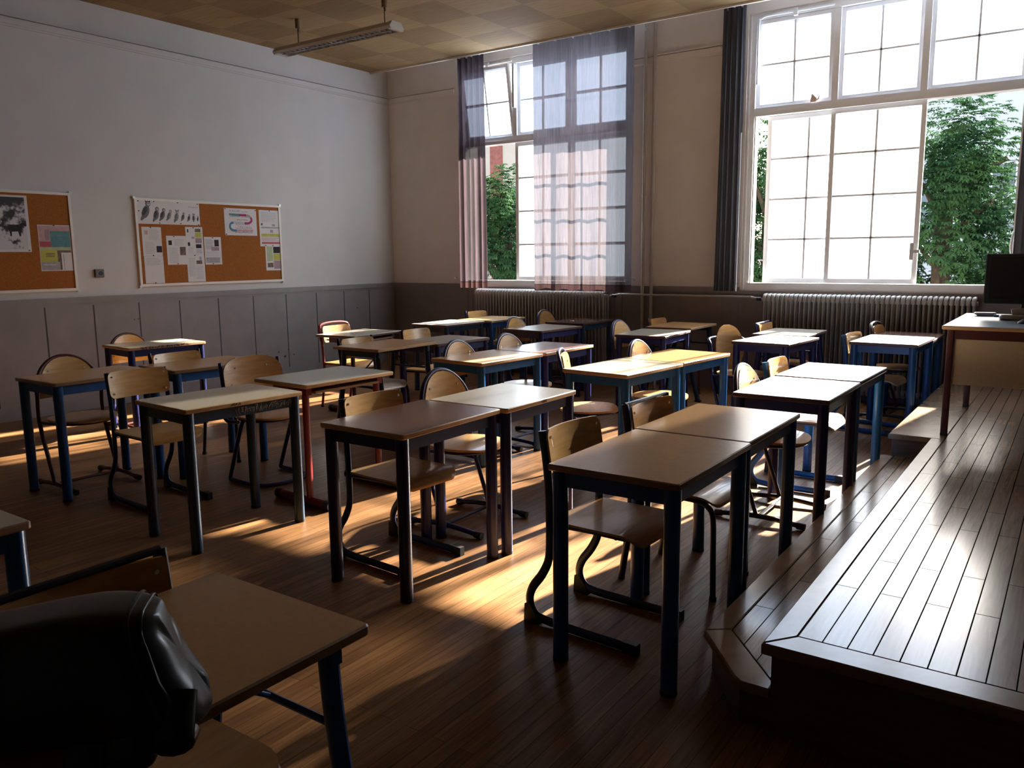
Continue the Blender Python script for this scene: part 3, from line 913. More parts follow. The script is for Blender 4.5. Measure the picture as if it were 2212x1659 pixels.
DESKS = [
 # id cx cy rot top edge frame kind label
 (1, 6.835, -5.945, 0, 'top_tan', 'edge_tan', 'blue', 'four', 'tan school desk on blue legs closest to the clipped platform step'),
 (2, 6.825, -5.235, 0, 'top_tan', 'edge_tan', 'blue', 'four', 'tan school desk on blue legs joined behind the one at the clipped step', {}),
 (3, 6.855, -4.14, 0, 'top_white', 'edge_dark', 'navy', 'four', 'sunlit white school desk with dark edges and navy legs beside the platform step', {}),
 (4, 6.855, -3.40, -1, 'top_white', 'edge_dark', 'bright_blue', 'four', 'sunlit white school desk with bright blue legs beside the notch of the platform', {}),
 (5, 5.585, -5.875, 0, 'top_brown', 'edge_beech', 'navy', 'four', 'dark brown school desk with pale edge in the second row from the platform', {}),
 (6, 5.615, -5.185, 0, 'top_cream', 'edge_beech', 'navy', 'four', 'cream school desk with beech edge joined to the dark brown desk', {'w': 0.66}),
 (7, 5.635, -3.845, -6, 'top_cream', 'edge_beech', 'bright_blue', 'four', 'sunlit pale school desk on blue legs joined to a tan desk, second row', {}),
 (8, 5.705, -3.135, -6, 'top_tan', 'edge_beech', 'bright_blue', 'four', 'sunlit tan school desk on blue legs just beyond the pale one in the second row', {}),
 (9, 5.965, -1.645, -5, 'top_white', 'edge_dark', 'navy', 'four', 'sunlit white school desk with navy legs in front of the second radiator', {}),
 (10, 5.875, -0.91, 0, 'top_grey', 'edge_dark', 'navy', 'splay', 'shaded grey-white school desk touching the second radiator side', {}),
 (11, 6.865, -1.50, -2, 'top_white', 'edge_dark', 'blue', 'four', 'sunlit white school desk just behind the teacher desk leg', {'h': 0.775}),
 (12, 6.86, -0.775, 0, 'top_brown', 'edge_dark', 'blue', 'four', 'brown school desk against the second radiator beside the teacher desk', {}),
 (13, 4.78, -1.565, 4, 'top_grey', 'edge_dark', 'navy', 'four', 'grey-cream school desk with a sunlit front corner below the wall pipes', {}),
 (14, 4.68, -0.66, 0, 'top_tan', 'edge_tan', 'slate', 'splay', 'dim tan school desk with slanted legs between the two radiators', {}),
 (15, 4.52, -3.855, -5, 'top_tan', 'edge_beech', 'bright_blue', 'four', 'tan school desk on bright blue legs with a sunlit front strip', {}),
 (16, 4.56, -3.135, -2, 'top_brown', 'edge_beech', 'navy', 'four', 'brown school desk with a glowing sunlit end joined to the tan one', {}),
 (17, 3.42, -3.785, 0, 'top_tan', 'edge_beech', 'slate', 'splay', 'tan school desk with slanted legs standing on the aisle in the fourth row', {'h': 0.77}),
 (18, 3.44, -3.06, -3, 'top_grey', 'edge_dark', 'navy', 'four', 'grey school desk joined behind the slanted-leg tan desk', {}),
 (19, 2.27, -2.95, 4, 'top_grey', 'edge_dark', 'maroon', 'pedestal', 'grey school desk on dark red legs with the red-framed chair', {}),
 (20, 2.27, -1.56, 0, 'top_white', 'edge_dark', 'slate', 'four', 'sunlit white school desk crossed by a thin bar shadow near the room corner', {}),
 (21, 2.34, -0.83, 0, 'top_yellow', 'edge_beech', 'blue', 'four', 'honey-coloured school desk in front of the first radiator', {}),
 (22, 3.56, -1.60, -5, 'top_grey', 'edge_dark', 'navy', 'four', 'grey school desk in front of the brown one below the voile curtain', {}),
 (23, 3.44, -0.64, 0, 'top_brown', 'edge_dark', 'slate', 'four', 'brown school desk against the first radiator with a small white patch on it', {}),
 (24, 2.83, -5.93, 0, 'top_tan', 'edge_tan', 'blue', 'four', 'brown-tan school desk on blue legs at the far aisle end, half-moon chair behind', {}),
 (25, 2.99, -5.20, -5, 'top_tan', 'edge_tan', 'blue', 'four', 'brown-tan school desk on blue legs between two other chairs, beneath the large cork board', {}),
 (26, 1.38, -4.58, -5, 'top_cream', 'edge_beech', 'navy', 'four', 'sunlit cream school desk with ink marks standing alone near the cork board wall', {}),
 (27, 4.32, -6.01, -4, 'top_cream', 'edge_beech', 'slate', 'four', 'cream school desk with graffiti scratched along its dark front rail', {}),
 (28, 4.24, -5.19, -3, 'top_grey', 'edge_beech', 'red', 'pedestal', 'grey-cream school desk on bright red pedestal legs', {'h': 0.75}),
 (29, 6.72, -7.91, 0, 'top_tan', 'edge_tan', 'blue', 'splay', 'tan school desk with slanted blue legs under the black leather bag', {}),
 (30, 5.45, -7.97, 0, 'top_cream', 'edge_tan', 'blue', 'four', 'cream school desk corner cut by the frame edge beyond the leather bag', {}),
]
DESK = {}
for rec in DESKS:
    i, cx, cyy, rz, top, edge, frame, kind, label = rec[:9]
    kw = rec[9] if len(rec) > 9 else {}
    DESK[i] = desk(i, cx, cyy, rz, top, edge, frame, kind, label, **kw)

# graffiti: scratched strokes on the rail of desk 27 and ink on two table edges
def scribble(mb, x, y0, y1, z0, z1, n, seed, t=0.0012):
    rnd = random.Random(seed)
    for k in range(n):
        y = y0 + (y1 - y0) * (k + rnd.random() * .6) / n
        h0, h1 = rnd.uniform(z0, z0 + (z1 - z0) * .4), rnd.uniform(z0 + (z1 - z0) * .55, z1)
        dy = rnd.uniform(-.010, .010)
        pts = [(x, y, h0), (x, y + dy, h1)] if rnd.random() < .6 else [(x, y, h0), (x, y + .006, (h0 + h1) / 2), (x, y - .004, h1), (x, y + .012, h1)]
        mb.tube(pts, t, n=5)
mb = MB(); scribble(mb, 0.226, -0.05, 0.29, 0.672, 0.712, 46, 4)
link('graffiti', mb.mesh('graffiti', M['graffiti']), DESK[27])['label'] = 'pale scratched scribbles on the dark rail'
mb = MB(); scribble(mb, 0.2505, -0.10, -0.03, 0.724, 0.742, 9, 9, 0.0016)
link('ink_marks', mb.mesh('ink_marks', M['ink_dark']), DESK[27])
mb = MB(); scribble(mb, 0.2505, -0.25, 0.18, 0.720, 0.744, 40, 5, 0.0022)
link('ink_marks', mb.mesh('ink_marks', M['ink_dark']), DESK[26])
mb = MB(); scribble(mb, 0.2505, -0.02, 0.02, 0.724, 0.742, 4, 12, 0.0016)
link('ink_marks', mb.mesh('ink_marks', M['ink_dark']), DESK[6])

# ------------------------------------------------------------------ school chairs
def arc(n=10):
    return [math.pi * k / n for k in range(n + 1)]

def rows_rect(z0, z1, hw, r, k=4):
    rows = []
    for i in range(k + 1):
        a = math.pi / 2 * i / k
        rows.append((z0 + r * (1 - math.cos(a)), hw - r + r * math.sin(a)))
    for i in range(1, 4):
        rows.append((z0 + r + (z1 - z0 - 2 * r) * i / 4, hw))
    for i in range(k + 1):
        a = math.pi / 2 * i / k
        rows.append((z1 - r + r * math.sin(a), hw - r + r * math.cos(a)))
    return rows

def rows_moon(z0, z1, hw, k=12):
    rows = []
    for i in range(k + 1):
        t = i / k
        z = z0 + (z1 - z0) * math.sin(t * math.pi / 2)
        rows.append((z, hw * max(0.10, math.cos(t * math.pi / 2)) ** 0.85))
    return rows

def rivets(parent, key, pts):
    for (x, y, z) in pts:
        r_ = part('rivet', 'rivet', lambda b: b.tube([(0, 0, 0), (0.004, 0, 0)], 0.006, n=8), M['rivet'], parent)
        r_.location = (x, y, z)

def seat_rows(x0, x1, hw, rb, rf):
    rows = []
    for i in range(5):
        a = math.pi / 2 * i / 4
        rows.append((x0 + rb * (1 - math.cos(a)), hw - rb + rb * math.sin(a)))
    for i in range(1, 6):
        rows.append((x0 + rb + (x1 - x0 - rb - rf) * i / 6, hw))
    for i in range(5):
        a = math.pi / 2 * i / 4
        rows.append((x1 - rf + rf * math.sin(a), hw - rf + rf * math.cos(a)))
    return rows

def seat_map(z0, drop=0.035, x1=0.2):
    def f(u, w, h):
        z = z0 - 0.010 * math.exp(-((u + 0.05) / 0.12) ** 2) * (1 - (w / 0.22) ** 2)
        if u > x1 - 0.07:
            q = (u - (x1 - 0.07)) / 0.07
            z -= drop * q * q
        return (u, w, z + h - 0.010)
    return f

def back_map(x0, lean, z0, curve=0.9):
    def f(u, w, h):
        return (x0 - lean * (u - z0) + curve * w * w + h - 0.004, w, u)
    return f

def chair(kind, ox, oy, rz, ply, frame, label, s=1.0, seatm=None):
    root = thing('school_chair', label, 'chair', (ox, oy, 0), R(rz))
    root.scale = (s, s, s)
    P, F = M[ply], M[frame]
    SP = M[seatm] if seatm else P
    if kind in ('sled', 'four', 'square'):
        part('seat', kind, lambda b: b.sheet(seat_rows(-0.19, 0.205, 0.19, 0.03, 0.06), 0.010, seat_map(0.452, 0.04, 0.205), 10), SP, root, 50)
        ztop, zb = (0.805, 0.645)
        rr = 0.035 if kind != 'square' else 0.008
        part('backrest', kind, lambda b: b.sheet(rows_rect(zb, ztop, 0.19, rr), 0.009, back_map(-0.215, 0.16, 0.70), 10), P, root, 50)
        q = lambda z: -0.215 - 0.16 * (z - 0.70) + 0.9 * 0.165 ** 2 + 0.006
        rivets(root, kind, [(q(z), y, z) for y in (-0.165, 0.165) for z in (0.672, 0.775)])
    if kind == 'sled':
        for sy in (-1, 1):
            fr = part('side_frame', kind, lambda b: b.tube([(-0.222, 0, 0.80), (-0.200, 0, 0.66), (-0.190, 0, 0.52), (-0.187, 0, 0.40), (-0.192, 0, 0.29), (-0.225, 0, 0.215), (-0.272, 0, 0.15), (-0.288, 0, 0.095), (-0.268, 0, 0.045), (-0.215, 0, 0.024), (-0.05, 0, 0.020), (0.12, 0, 0.020), (0.20, 0, 0.020)], 0.019, 0.0115, n=10, smooth=4, side=(0, 1, 0)), F, root)
            fr.location = (0, sy * 0.183, 0)
            part('foot_cap', kind, lambda b: b.box(0.15, 0.212, -0.015, 0.015, 0.0, 0.044), M['black'], fr)
            part('heel_pad', kind, lambda b: b.prism([(-0.310, 0.0), (-0.235, 0.0), (-0.245, 0.03), (-0.285, 0.085), (-0.306, 0.075)], -0.013, 0.013, 0.0, mtx=Matrix.Rotation(R(90), 4, 'X')), M['black'], fr)
            rl = part('seat_rail', kind, lambda b: b.tube([(-0.185, 0, 0.425), (0.0, 0, 0.432), (0.14, 0, 0.432)], 0.011, n=8), F, root)
            rl.location = (0, sy * 0.165, 0)
        part('crossbar', kind, lambda b: (b.tube([(-0.185, -0.183, 0.422), (-0.185, 0.183, 0.422)], 0.010, n=8), b.tube([(0.10, -0.165, 0.428), (0.10, 0.165, 0.428)], 0.010, n=8)), F, root)
    elif kind in ('four', 'square'):
        for sy in (-1, 1):
            lg = part('rear_leg', kind, lambda b: b.tube([(-0.228, 0, 0.815), (-0.205, 0, 0.66), (-0.190, 0, 0.45), (-0.200, 0, 0.25), (-0.235, 0, 0.012)], 0.0125 if kind == 'four' else 0.016, n=10, smooth=4), F, root)
            lg.location = (0, sy * 0.195, 0)
            part('foot_cap', kind, lambda b: b.tube([(-0.235, 0, 0), (-0.234, 0, 0.02)], 0.016, n=10), M['black'], lg)
            lg = part('front_leg', kind, lambda b: b.tube([(-0.19, 0, 0.43), (0.0, 0, 0.432), (0.12, 0, 0.430), (0.172, 0, 0.41), (0.195, 0, 0.36), (0.20, 0, 0.2), (0.205, 0, 0.012)], 0.0125, n=10, smooth=4), F, root)
            lg.location = (0, sy * 0.178, 0)
            part('foot_cap', (kind, 1), lambda b: b.tube([(0.205, 0, 0), (0.205, 0, 0.02)], 0.016, n=10), M['black'], lg)
        part('crossbar', kind, lambda b: (b.tube([(-0.19, -0.195, 0.43), (-0.19, 0.195, 0.43)], 0.010, n=8), b.tube([(0.08, -0.178, 0.428), (0.08, 0.178, 0.428)], 0.010, n=8)), F, root)
        if kind == 'square':
            part('back_frame', kind, lambda b: b.tube([(-0.228, -0.195, 0.812), (-0.228, 0.195, 0.812)], 0.010, n=8), F, root)
    elif kind in ('moon', 'hoop', 'arch', 'shell'):
        def seat(b):
            b.sheet(rows_ellipse(-0.19, 0.20, 0.205), 0.012, seat_map(0.455, 0.012, 0.20), 10)
        part('seat', kind, seat, SP, root, 50)
        part('seat_ring', kind, lambda b: b.tube([(0.005 + 0.180 * math.cos(a), 0.188 * math.sin(a), 0.432) for a in [k * math.pi / 12 for k in range(24)]], 0.010, n=8, closed=True), F, root)
        zb, zt = (0.585, 0.838) if kind != 'hoop' else (0.60, 0.825)
        hw = 0.200 if kind != 'hoop' else 0.225
        if kind == 'moon':
            rows = rows_moon(zb, zt, hw)
        elif kind == 'hoop':
            rows = [(z, hw) for z in (zb, zb + .04, zb + .08, zb + .12)] + [(zb + .12 + (zt - zb - .12) * math.sin(t * math.pi / 20), hw * max(.30, math.cos(t * math.pi / 20)) ** .6) for t in range(1, 11)]
        elif kind == 'shell':
            rows = [(.47, .10), (.52, .13), (.58, .155), (.64, .17)] + [(.64 + .215 * math.sin(t * math.pi / 20), .17 * max(.12, math.cos(t * math.pi / 20)) ** .8) for t in range(1, 11)]
        else:
            rows = rows_rect(zb + .05, zt - .02, 0.17, 0.06)
        part('backrest', kind, lambda b: b.sheet(rows, 0.009, back_map(-0.165, 0.14, 0.70, 0.7), 12), P, root, 50)
        q = lambda z, y: -0.165 - 0.14 * (z - 0.70) + 0.7 * y * y + 0.005
        rivets(root, kind, [(q(z, y), y, z) for y, z in ((-0.12, 0.755), (0.12, 0.755), (-0.165, 0.65), (0.165, 0.65))])
        bx = lambda z: -0.178 - 0.14 * (z - 0.70)
        if kind == 'hoop':
            for sy in (-1, 1):
                up_ = part('upright', kind, lambda b: b.tube([(bx(.80) + .02, 0, .80), (bx(.60) + .02, 0, .60), (-0.15, 0, .432), (0.0, 0, .425)], 0.0125, n=10, smooth=4), F, root)
                up_.location = (0, sy * 0.222, 0)
                lg = part('leg', kind, lambda b: b.tube([(0.02, 0, 0.43), (-0.02, 0, 0.36), (-0.17, 0, 0.02)], 0.0135, n=10, smooth=3), F, root)
                lg.location = (0, sy * 0.20, 0)
            part('floor_hoop', kind, lambda b: b.tube([(-0.17, -0.20, 0.016), (0.03, -0.20, 0.016), (0.16, -0.17, 0.016), (0.21, -0.08, 0.016), (0.215, 0.0, 0.016), (0.21, 0.08, 0.016), (0.16, 0.17, 0.016), (0.03, 0.20, 0.016), (-0.17, 0.20, 0.016)], 0.014, n=10, smooth=4), F, root)
        else:
            hy = 0.212
            top = zt + 0.006
            hoop = [(bx(.60) + .03, -hy, .60)]
            for a in arc(12):
                z = .62 + (top - .62) * math.sin(a)
                hoop.append((bx(z) + 0.03 * abs(math.cos(a)) ** 2, -hy * math.cos(a) if kind == 'moon' else -hy * (abs(math.cos(a)) ** .5) * (1 if math.cos(a) > 0 else -1), z))
            hoop.append((bx(.60) + .03, hy, .60))
            hoop = [(-0.140, -hy, .432)] + [(-0.142, -hy, .52)] + hoop[0:] + [(-0.142, hy, .52)] + [(-0.140, hy, .432)]
            if kind == 'shell':
                hoop = [(-0.140, -0.212, .432), (-0.15, -0.215, .60), (-0.165, -0.212, .70), (-0.22, -0.18, .735), (-0.275, -0.08, .74), (-0.285, 0.0, .74), (-0.275, 0.08, .74), (-0.22, 0.18, .735), (-0.165, 0.212, .70), (-0.15, 0.215, .60), (-0.140, 0.212, .432)]
            part('back_frame', kind, lambda b: b.tube(hoop, 0.0125, n=10, smooth=3), F, root)
            for sy in (-1, 1):
                lg = part('leg', kind, lambda b: b.tube([(-0.140, 0, 0.44), (-0.115, 0, 0.34), (-0.055, 0, 0.17), (-0.012, 0, 0.045)], 0.0135, 0.012, n=10, smooth=3), F, root)
                lg.location = (0, sy * 0.212, 0)
                ft = part('foot_bar', kind, lambda b: b.tube([(-0.215, 0, 0.022), (-0.10, 0, 0.034), (0.0, 0, 0.038), (0.10, 0, 0.034), (0.225, 0, 0.022)], 0.014, n=10, smooth=3), F, root)
                ft.location = (0, sy * 0.212, 0)
                part('foot_cap', kind, lambda b: b.tube([(-0.245, 0, 0.019), (-0.205, 0, 0.022)], 0.019, n=10), M['black'], ft)
                part('foot_cap', (kind, 1), lambda b: b.tube([(0.212, 0, 0.022), (0.255, 0, 0.019)], 0.019, n=10), M['black'], ft)
            part('crossbar', kind, lambda b: b.tube([(0.0, -0.212, 0.036), (0.0, 0.212, 0.036)], 0.010, n=8), F, root)
            part('seat_bracket', kind, lambda b: b.tube([(-0.14, -0.212, 0.43), (0.0, -0.185, 0.428), (0.12, -0.13, 0.428)], 0.009, n=8, smooth=3), F, root)
            part('seat_bracket', (kind, 1), lambda b: b.tube([(-0.14, 0.212, 0.43), (0.0, 0.185, 0.428), (0.12, 0.13, 0.428)], 0.009, n=8, smooth=3), F, root)
    return root

def rows_ellipse(x0, x1, hw, k=14):
    rows = []
    c, a = (x0 + x1) / 2, (x1 - x0) / 2
    for i in range(k + 1):
        t = -math.pi / 2 + math.pi * i / k
        rows.append((c + a * math.sin(t), hw * max(0.12, math.cos(t) ** 0.75)))
    return rows

CHAIRS = [
 ('sled', 6.645, -5.885, -3, 'beech', 'chair_blue', 'sled-legged chair tucked under the tan desk at the clipped platform step', {}),
 ('square', 6.70, -5.27, -3, 'beech_dark', 'chair_dark', 'four-legged chair with a squared dark back frame at the second tan desk', {}),
 ('moon', 6.72, -4.12, 0, 'beech', 'chair_dark', 'half-moon backed chair at the sunlit white desk with navy legs', {}),
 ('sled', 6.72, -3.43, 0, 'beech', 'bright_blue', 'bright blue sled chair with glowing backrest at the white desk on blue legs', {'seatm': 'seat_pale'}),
 ('sled', 5.44, -5.80, -4, 'beech', 'chair_blue', 'sled-legged chair tucked under the dark brown desk', {}),
 ('moon', 5.35, -5.18, 0, 'beech', 'navy', 'half-moon backed chair with a yellow seat at the cream desk of the second row', {}),
 ('arch', 5.40, -3.90, 25, 'beech', 'navy', 'rounded sunlit yellow chair at the pale desk of the second row', {}),
 ('moon', 5.60, -3.20, 0, 'beech', 'navy', 'half-moon chair with white-hot sunlit edge at the sunlit tan desk', {}),
 ('shell', 5.71, -1.76, -24, 'beech', 'navy', 'tall shell-backed chair with a rear hoop turned at the white desk before the second radiator', {}),
 ('square', 5.80, -0.80, 0, 'beech_dark', 'navy', 'squared chair back standing close against the second radiator', {}),
 ('sled', 6.74, -1.42, -6, 'beech', 'blue', 'chair with flat blue uprights at the sunlit desk by the teacher desk', {}),
 ('arch', 6.76, -0.70, -4, 'beech_dark', 'chair_dark', 'small brown rounded chair back at the brown desk by the second radiator', {}),
 ('moon', 4.60, -1.57, 0, 'beech', 'navy', 'half-moon chair at the grey-cream desk below the wall pipes', {}),
 ('four', 4.62, -0.68, 0, 'beech_dark', 'maroon', 'dim chair back in the shade between the two radiators', {}),
 ('moon', 4.43, -3.88, 0, 'beech', 'navy', 'half-moon chair at the tan desk with the sunlit front strip', {}),
 ('moon', 4.455, -3.26, 0, 'beech', 'navy', 'half-moon chair at the brown desk with the glowing sunlit end', {}),
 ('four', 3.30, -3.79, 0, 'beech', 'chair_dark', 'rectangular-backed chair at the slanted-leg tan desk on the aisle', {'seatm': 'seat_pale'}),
 ('sled', 3.17, -2.90, 0, 'beech', 'navy', 'chair with two pale reflections on its back at the grey desk behind', {}),
 ('four', 2.16, -2.96, 2, 'beech', 'red', 'red-framed chair with a red hoop round its backrest', {}),
 ('four', 2.14, -0.60, 0, 'beech', 'navy', 'rectangular chair back at the honey-coloured desk by the first radiator', {}),
 ('moon', 3.45, -1.70, 0, 'beech', 'navy', 'half-moon chair at the grey desk below the voile curtain', {}),
 ('moon', 3.14, -0.63, 0, 'beech', 'navy', 'half-moon chair against the first radiator at the brown desk', {}),
 ('moon', 2.71, -5.94, 0, 'beech', 'maroon', 'half-moon chair with maroon legs at the far aisle end desk', {}),
 ('four', 2.92, -5.23, 0, 'beech', 'chair_dark', 'low-looking rectangular chair at the brown-tan desk beneath the large cork board', {}),
 ('moon', 1.22, -4.64, 0, 'beech', 'maroon', 'half-moon chair at the lone cream desk near the cork board wall', {'s': 0.965}),
 ('sled', 3.54, -5.91, -3, 'beech', 'chair_blue', 'rectangular-backed sled chair pulled out at the graffiti desk', {}),
 ('hoop', 3.68, -5.21, -4, 'beech_dark', 'navy', 'wide brown round-topped chair on a floor hoop at the red-legged desk', {}),
 ('square', 6.62, -7.85, 0, 'beech_dark', 'chair_dark', 'dark framed chair at the desk under the black leather bag', {}),
]
for c in CHAIRS:
    ch = chair(*c[:7], **c[7])
    if 'red hoop' in c[6]:
        hp_ = [(-0.20, -0.205, 0.66), (-0.222, -0.205, 0.77), (-0.235, -0.17, 0.822), (-0.24, 0.0, 0.836), (-0.235, 0.17, 0.822), (-0.222, 0.205, 0.77), (-0.20, 0.205, 0.66)]
        part('back_frame', 'redhoop', lambda b: b.tube(hp_, 0.013, n=10, smooth=4), M['red'], ch)

# ------------------------------------------------------------------ teacher's desk and what is on it
TX0, TX1, TY0, TY1, TZ = 7.38, 8.18, -2.88, -1.58, PZ + 0.71
td = thing('teacher_desk', 'red-framed teacher desk with a cream front panel on the platform', 'desk', (0, 0, 0))
mb = MB(); mb.prism(rrect(TX0, TX1, TY0, TY1, 0.012), TZ - 0.024, TZ, 0.004, side_mat=1)
link('tabletop', mb.mesh('tabletop', [M['desk_grey'], M['edge_beech']], 30), td)
mb = MB()
for y in (TY0 + 0.05, TY1 - 0.05):
    mb.box(TX0 + 0.03, TX1 - 0.03, y - 0.014, y + 0.014, TZ - 0.085, TZ - 0.024)
for x in (TX0 + 0.05, TX1 - 0.05):
    mb.box(x - 0.014, x + 0.014, TY0 + 0.05, TY1 - 0.05, TZ - 0.085, TZ - 0.024)
link('apron', mb.mesh('apron', M['maroon']), td)
for x in (TX0 + 0.05, TX1 - 0.05):
    for y in (TY0 + 0.05, TY1 - 0.05):
        mb = MB(); mb.prism(rrect(x - 0.02, x + 0.02, y - 0.02, y + 0.02, 0.006), PZ + 0.012, TZ - 0.024, 0.0)
        lg = link('leg', mb.mesh('leg', M['maroon']), td)
        mb = MB(); mb.prism(rrect(x - 0.021, x + 0.021, y - 0.021, y + 0.021, 0.006), PZ, PZ + 0.014, 0.0)
        link('foot_cap', mb.mesh('foot_cap', M['black']), lg)
mb = MB(); mb.box(TX0 + 0.075, TX1 - 0.075, TY0 + 0.045, TY0 + 0.06, TZ - 0.375, TZ - 0.085)
link('front_panel', mb.mesh('front_panel', M['panel_cream']), td)

mon = thing('computer_monitor', 'black computer monitor standing on the teacher desk', 'monitor', (7.80, -2.02, TZ), R(4))
mb = MB(); mb.prism(rrect(-0.275, 0.275, 0.10, 0.445, 0.012), -0.022, 0.022, 0.006, mtx=Matrix.Rotation(R(90), 4, 'X') )
link('bezel', mb.mesh('bezel', M['monitor'], 30), mon)
mb = MB(); mb.box(-0.245, 0.245, -0.0245, -0.021, 0.135, 0.425)
link('screen', mb.mesh('screen', M['screen']), mon)
mb = MB(); mb.tube([(0, 0.035, 0.02), (0, 0.045, 0.12), (0, 0.03, 0.22)], 0.022, 0.05, n=12, side=(1, 0, 0), smooth=3)
mb.prism([(0.12 * math.cos(a), 0.03 + 0.10 * math.sin(a)) for a in [k * math.pi / 10 for k in range(20)]], 0.0, 0.018, 0.006)
link('stand', mb.mesh('stand', M['monitor'], 30), mon)
mb = MB(); mb.box(0.02, 0.035, -0.012, 0.0, 0.444, 0.449)
link('power_light', mb.mesh('power_light', M['device']), mon)
mb = MB(); mb.prism(rrect(-0.055, 0.055, -0.028, 0.028, 0.012), 0.0, 0.012, 0.004); mb.prism(rrect(-0.07, 0.07, -0.036, 0.036, 0.014), 0.012, 0.026, 0.004)
o = link('pen_tray', mb.mesh('pen_tray', M['device'], 30), None, (7.53, -1.86, TZ), (0, 0, R(10)))
tag(o, 'small grey plastic tray on the teacher desk, left of the monitor foot', 'tray')
ph = thing('desk_telephone', 'pale grey desk telephone lying before the monitor', 'telephone', (7.75, -2.16, TZ), R(8))
mb = MB(); mb.prism(rrect(-0.11, 0.11, -0.05, 0.05, 0.02), 0.0, 0.035, 0.008)
link('body', mb.mesh('body', M['device'], 30), ph)
mb = MB(); mb.tube([(-0.04, 0.0, 0.052), (0.0, 0.0, 0.058), (0.10, 0.0, 0.052)], 0.016, 0.024, n=10, smooth=3)
link('handset', mb.mesh('handset', M['device'], 30), ph)
mb = MB(); mb.tube([(-0.04, 0, 0.008), (0.05, 0.01, 0.008)], 0.008, n=8)
o = link('marker_pen', mb.mesh('marker_pen', M['blue_plastic']), None, (7.63, -1.93, TZ), (0, 0, R(-12)))
tag(o, 'blue marker pen between the grey tray and the telephone', 'pen')
mb = MB()
mb.sheet(rows_ellipse(-0.05, 0.05, 0.03), 0.028, lambda u, w, h: (u, w, h * max(0.15, 1 - (u / 0.055) ** 2) * max(0.2, 1 - (w / 0.034) ** 2)), 8)
o = link('computer_mouse', mb.mesh('computer_mouse', M['monitor'], 60), None, (7.80, -2.45, TZ), (0, 0, R(70)))
tag(o, 'black computer mouse near the front of the teacher desk', 'mouse')

# ------------------------------------------------------------------ pendant lamp
lamp = thing('pendant_lamp', 'long fluorescent louvre lamp hung from the checkered ceiling', 'lamp', (0, 0, 0))
LX0, LX1, LY, LZ = 0.90, 2.52, -2.58, 3.685
sec = [(-0.085, -0.075), (-0.098, -0.052), (-0.062, -0.008), (-0.03, 0.0), (0.03, 0.0), (0.062, -0.008), (0.098, -0.052), (0.085, -0.075), (0.078, -0.068), (0.088, -0.05), (0.055, -0.018), (-0.055, -0.018), (-0.088, -0.05), (-0.078, -0.068)]
v = [(x, LY + a, LZ + b) for x in (LX0, LX1) for a, b in sec]
n_ = len(sec)
mb = MB(); mb.add(v, [(i, (i + 1) % n_, n_ + (i + 1) % n_, n_ + i) for i in range(n_)] + [tuple(range(n_))[::-1], tuple(range(n_, 2 * n_))])
link('housing', mb.mesh('housing', M['lamp_white'], 30), lamp)
for x, e in ((LX0, -0.03), (LX1, 0.035)):
    poly = [(-0.085, -0.078), (-0.10, -0.052), (-0.063, -0.004), (0.063, -0.004), (0.10, -0.052), (0.085, -0.078)]
    a_, b_ = min(x, x + e), max(x, x + e)
    vv = [(xx, LY + p_[0], LZ + p_[1]) for xx in (a_, b_) for p_ in poly]
    mb = MB(); mb.add(vv, [(0, 5, 4, 3, 2, 1), (6, 7, 8, 9, 10, 11)] + [(i, (i + 1) % 6, 6 + (i + 1) % 6, 6 + i) for i in range(6)])
    link('end_cap', mb.mesh('end_cap', M['lamp_white'], 30), lamp)
mb = MB()
for k in range(24):
    x = LX0 + 0.04 + (LX1 - LX0 - 0.08) * k / 23
    mb.box(x - 0.002, x + 0.002, LY - 0.078, LY + 0.078, LZ - 0.07, LZ - 0.03)
mb.box(LX0 + .01, LX1 - .01, LY - 0.003, LY + 0.003, LZ - 0.07, LZ - 0.03)
link('louvre', mb.mesh('louvre', M['louvre']), lamp)
mb = MB(); mb.tube([(LX0 + .05, LY, LZ - 0.028), (LX1 - .05, LY, LZ - 0.028)], 0.009, n=10)
link('tube', mb.mesh('tube', M['lamp_white']), lamp)
for x in (1.17, 2.40):
    mb = MB(); mb.tube([(x, LY, LZ - 0.005), (x, LY, H - 0.06)], 0.006, n=8)
    mb.tube([(x + 0.012, LY, H - 0.13), (x + 0.006, LY, H - 0.07)], 0.006, n=6)
    link('rod', mb.mesh('rod', M['lamp_rod']), lamp)
    mb = MB(); mb.tube([(x, LY, H - 0.095), (x, LY, H)], 0.027, n=14)
    link('ceiling_cup', mb.mesh('ceiling_cup', M['lamp_rod']), lamp)

# ------------------------------------------------------------------ cork boards and papers on the left wall
def corkboard(y0, y1, z0, z1, label):
    root = thing('cork_board', label, 'notice board', (0, 0, 0))
    mb = MB(); mb.box(0.0005, 0.014, y0 + 0.01, y1 - 0.01, z0 + 0.01, z1 - 0.01)
    link('cork', mb.mesh('cork', M['cork']), root)
    mb = MB(); w = 0.026
    mb.box(0.0005, 0.024, y0, y1, z1 - w, z1); mb.box(0.0005, 0.024, y0, y1, z0, z0 + w)
    mb.box(0.0005, 0.024, y0, y0 + w, z0 + w, z1 - w); mb.box(0.0005, 0.024, y1 - w, y1, z0 + w, z1 - w)
    link('frame', mb.mesh('frame', M['trim']), root)
    mb = MB()
    for y in (y0, y1):
        for z in (z0, z1):
            mb.box(0.0005, 0.027, y - 0.012, y + 0.012, z - 0.012, z + 0.012)
    link('corner_cap', mb.mesh('corner_cap', M['pewter']), root)
corkboard(-6.36, -4.505, 1.183, 2.118, 'cork notice board at the frame edge with a black and white photograph')
corkboard(-3.858, -1.988, 1.197, 2.109, 'cork notice board with the owl poster and many printed sheets')

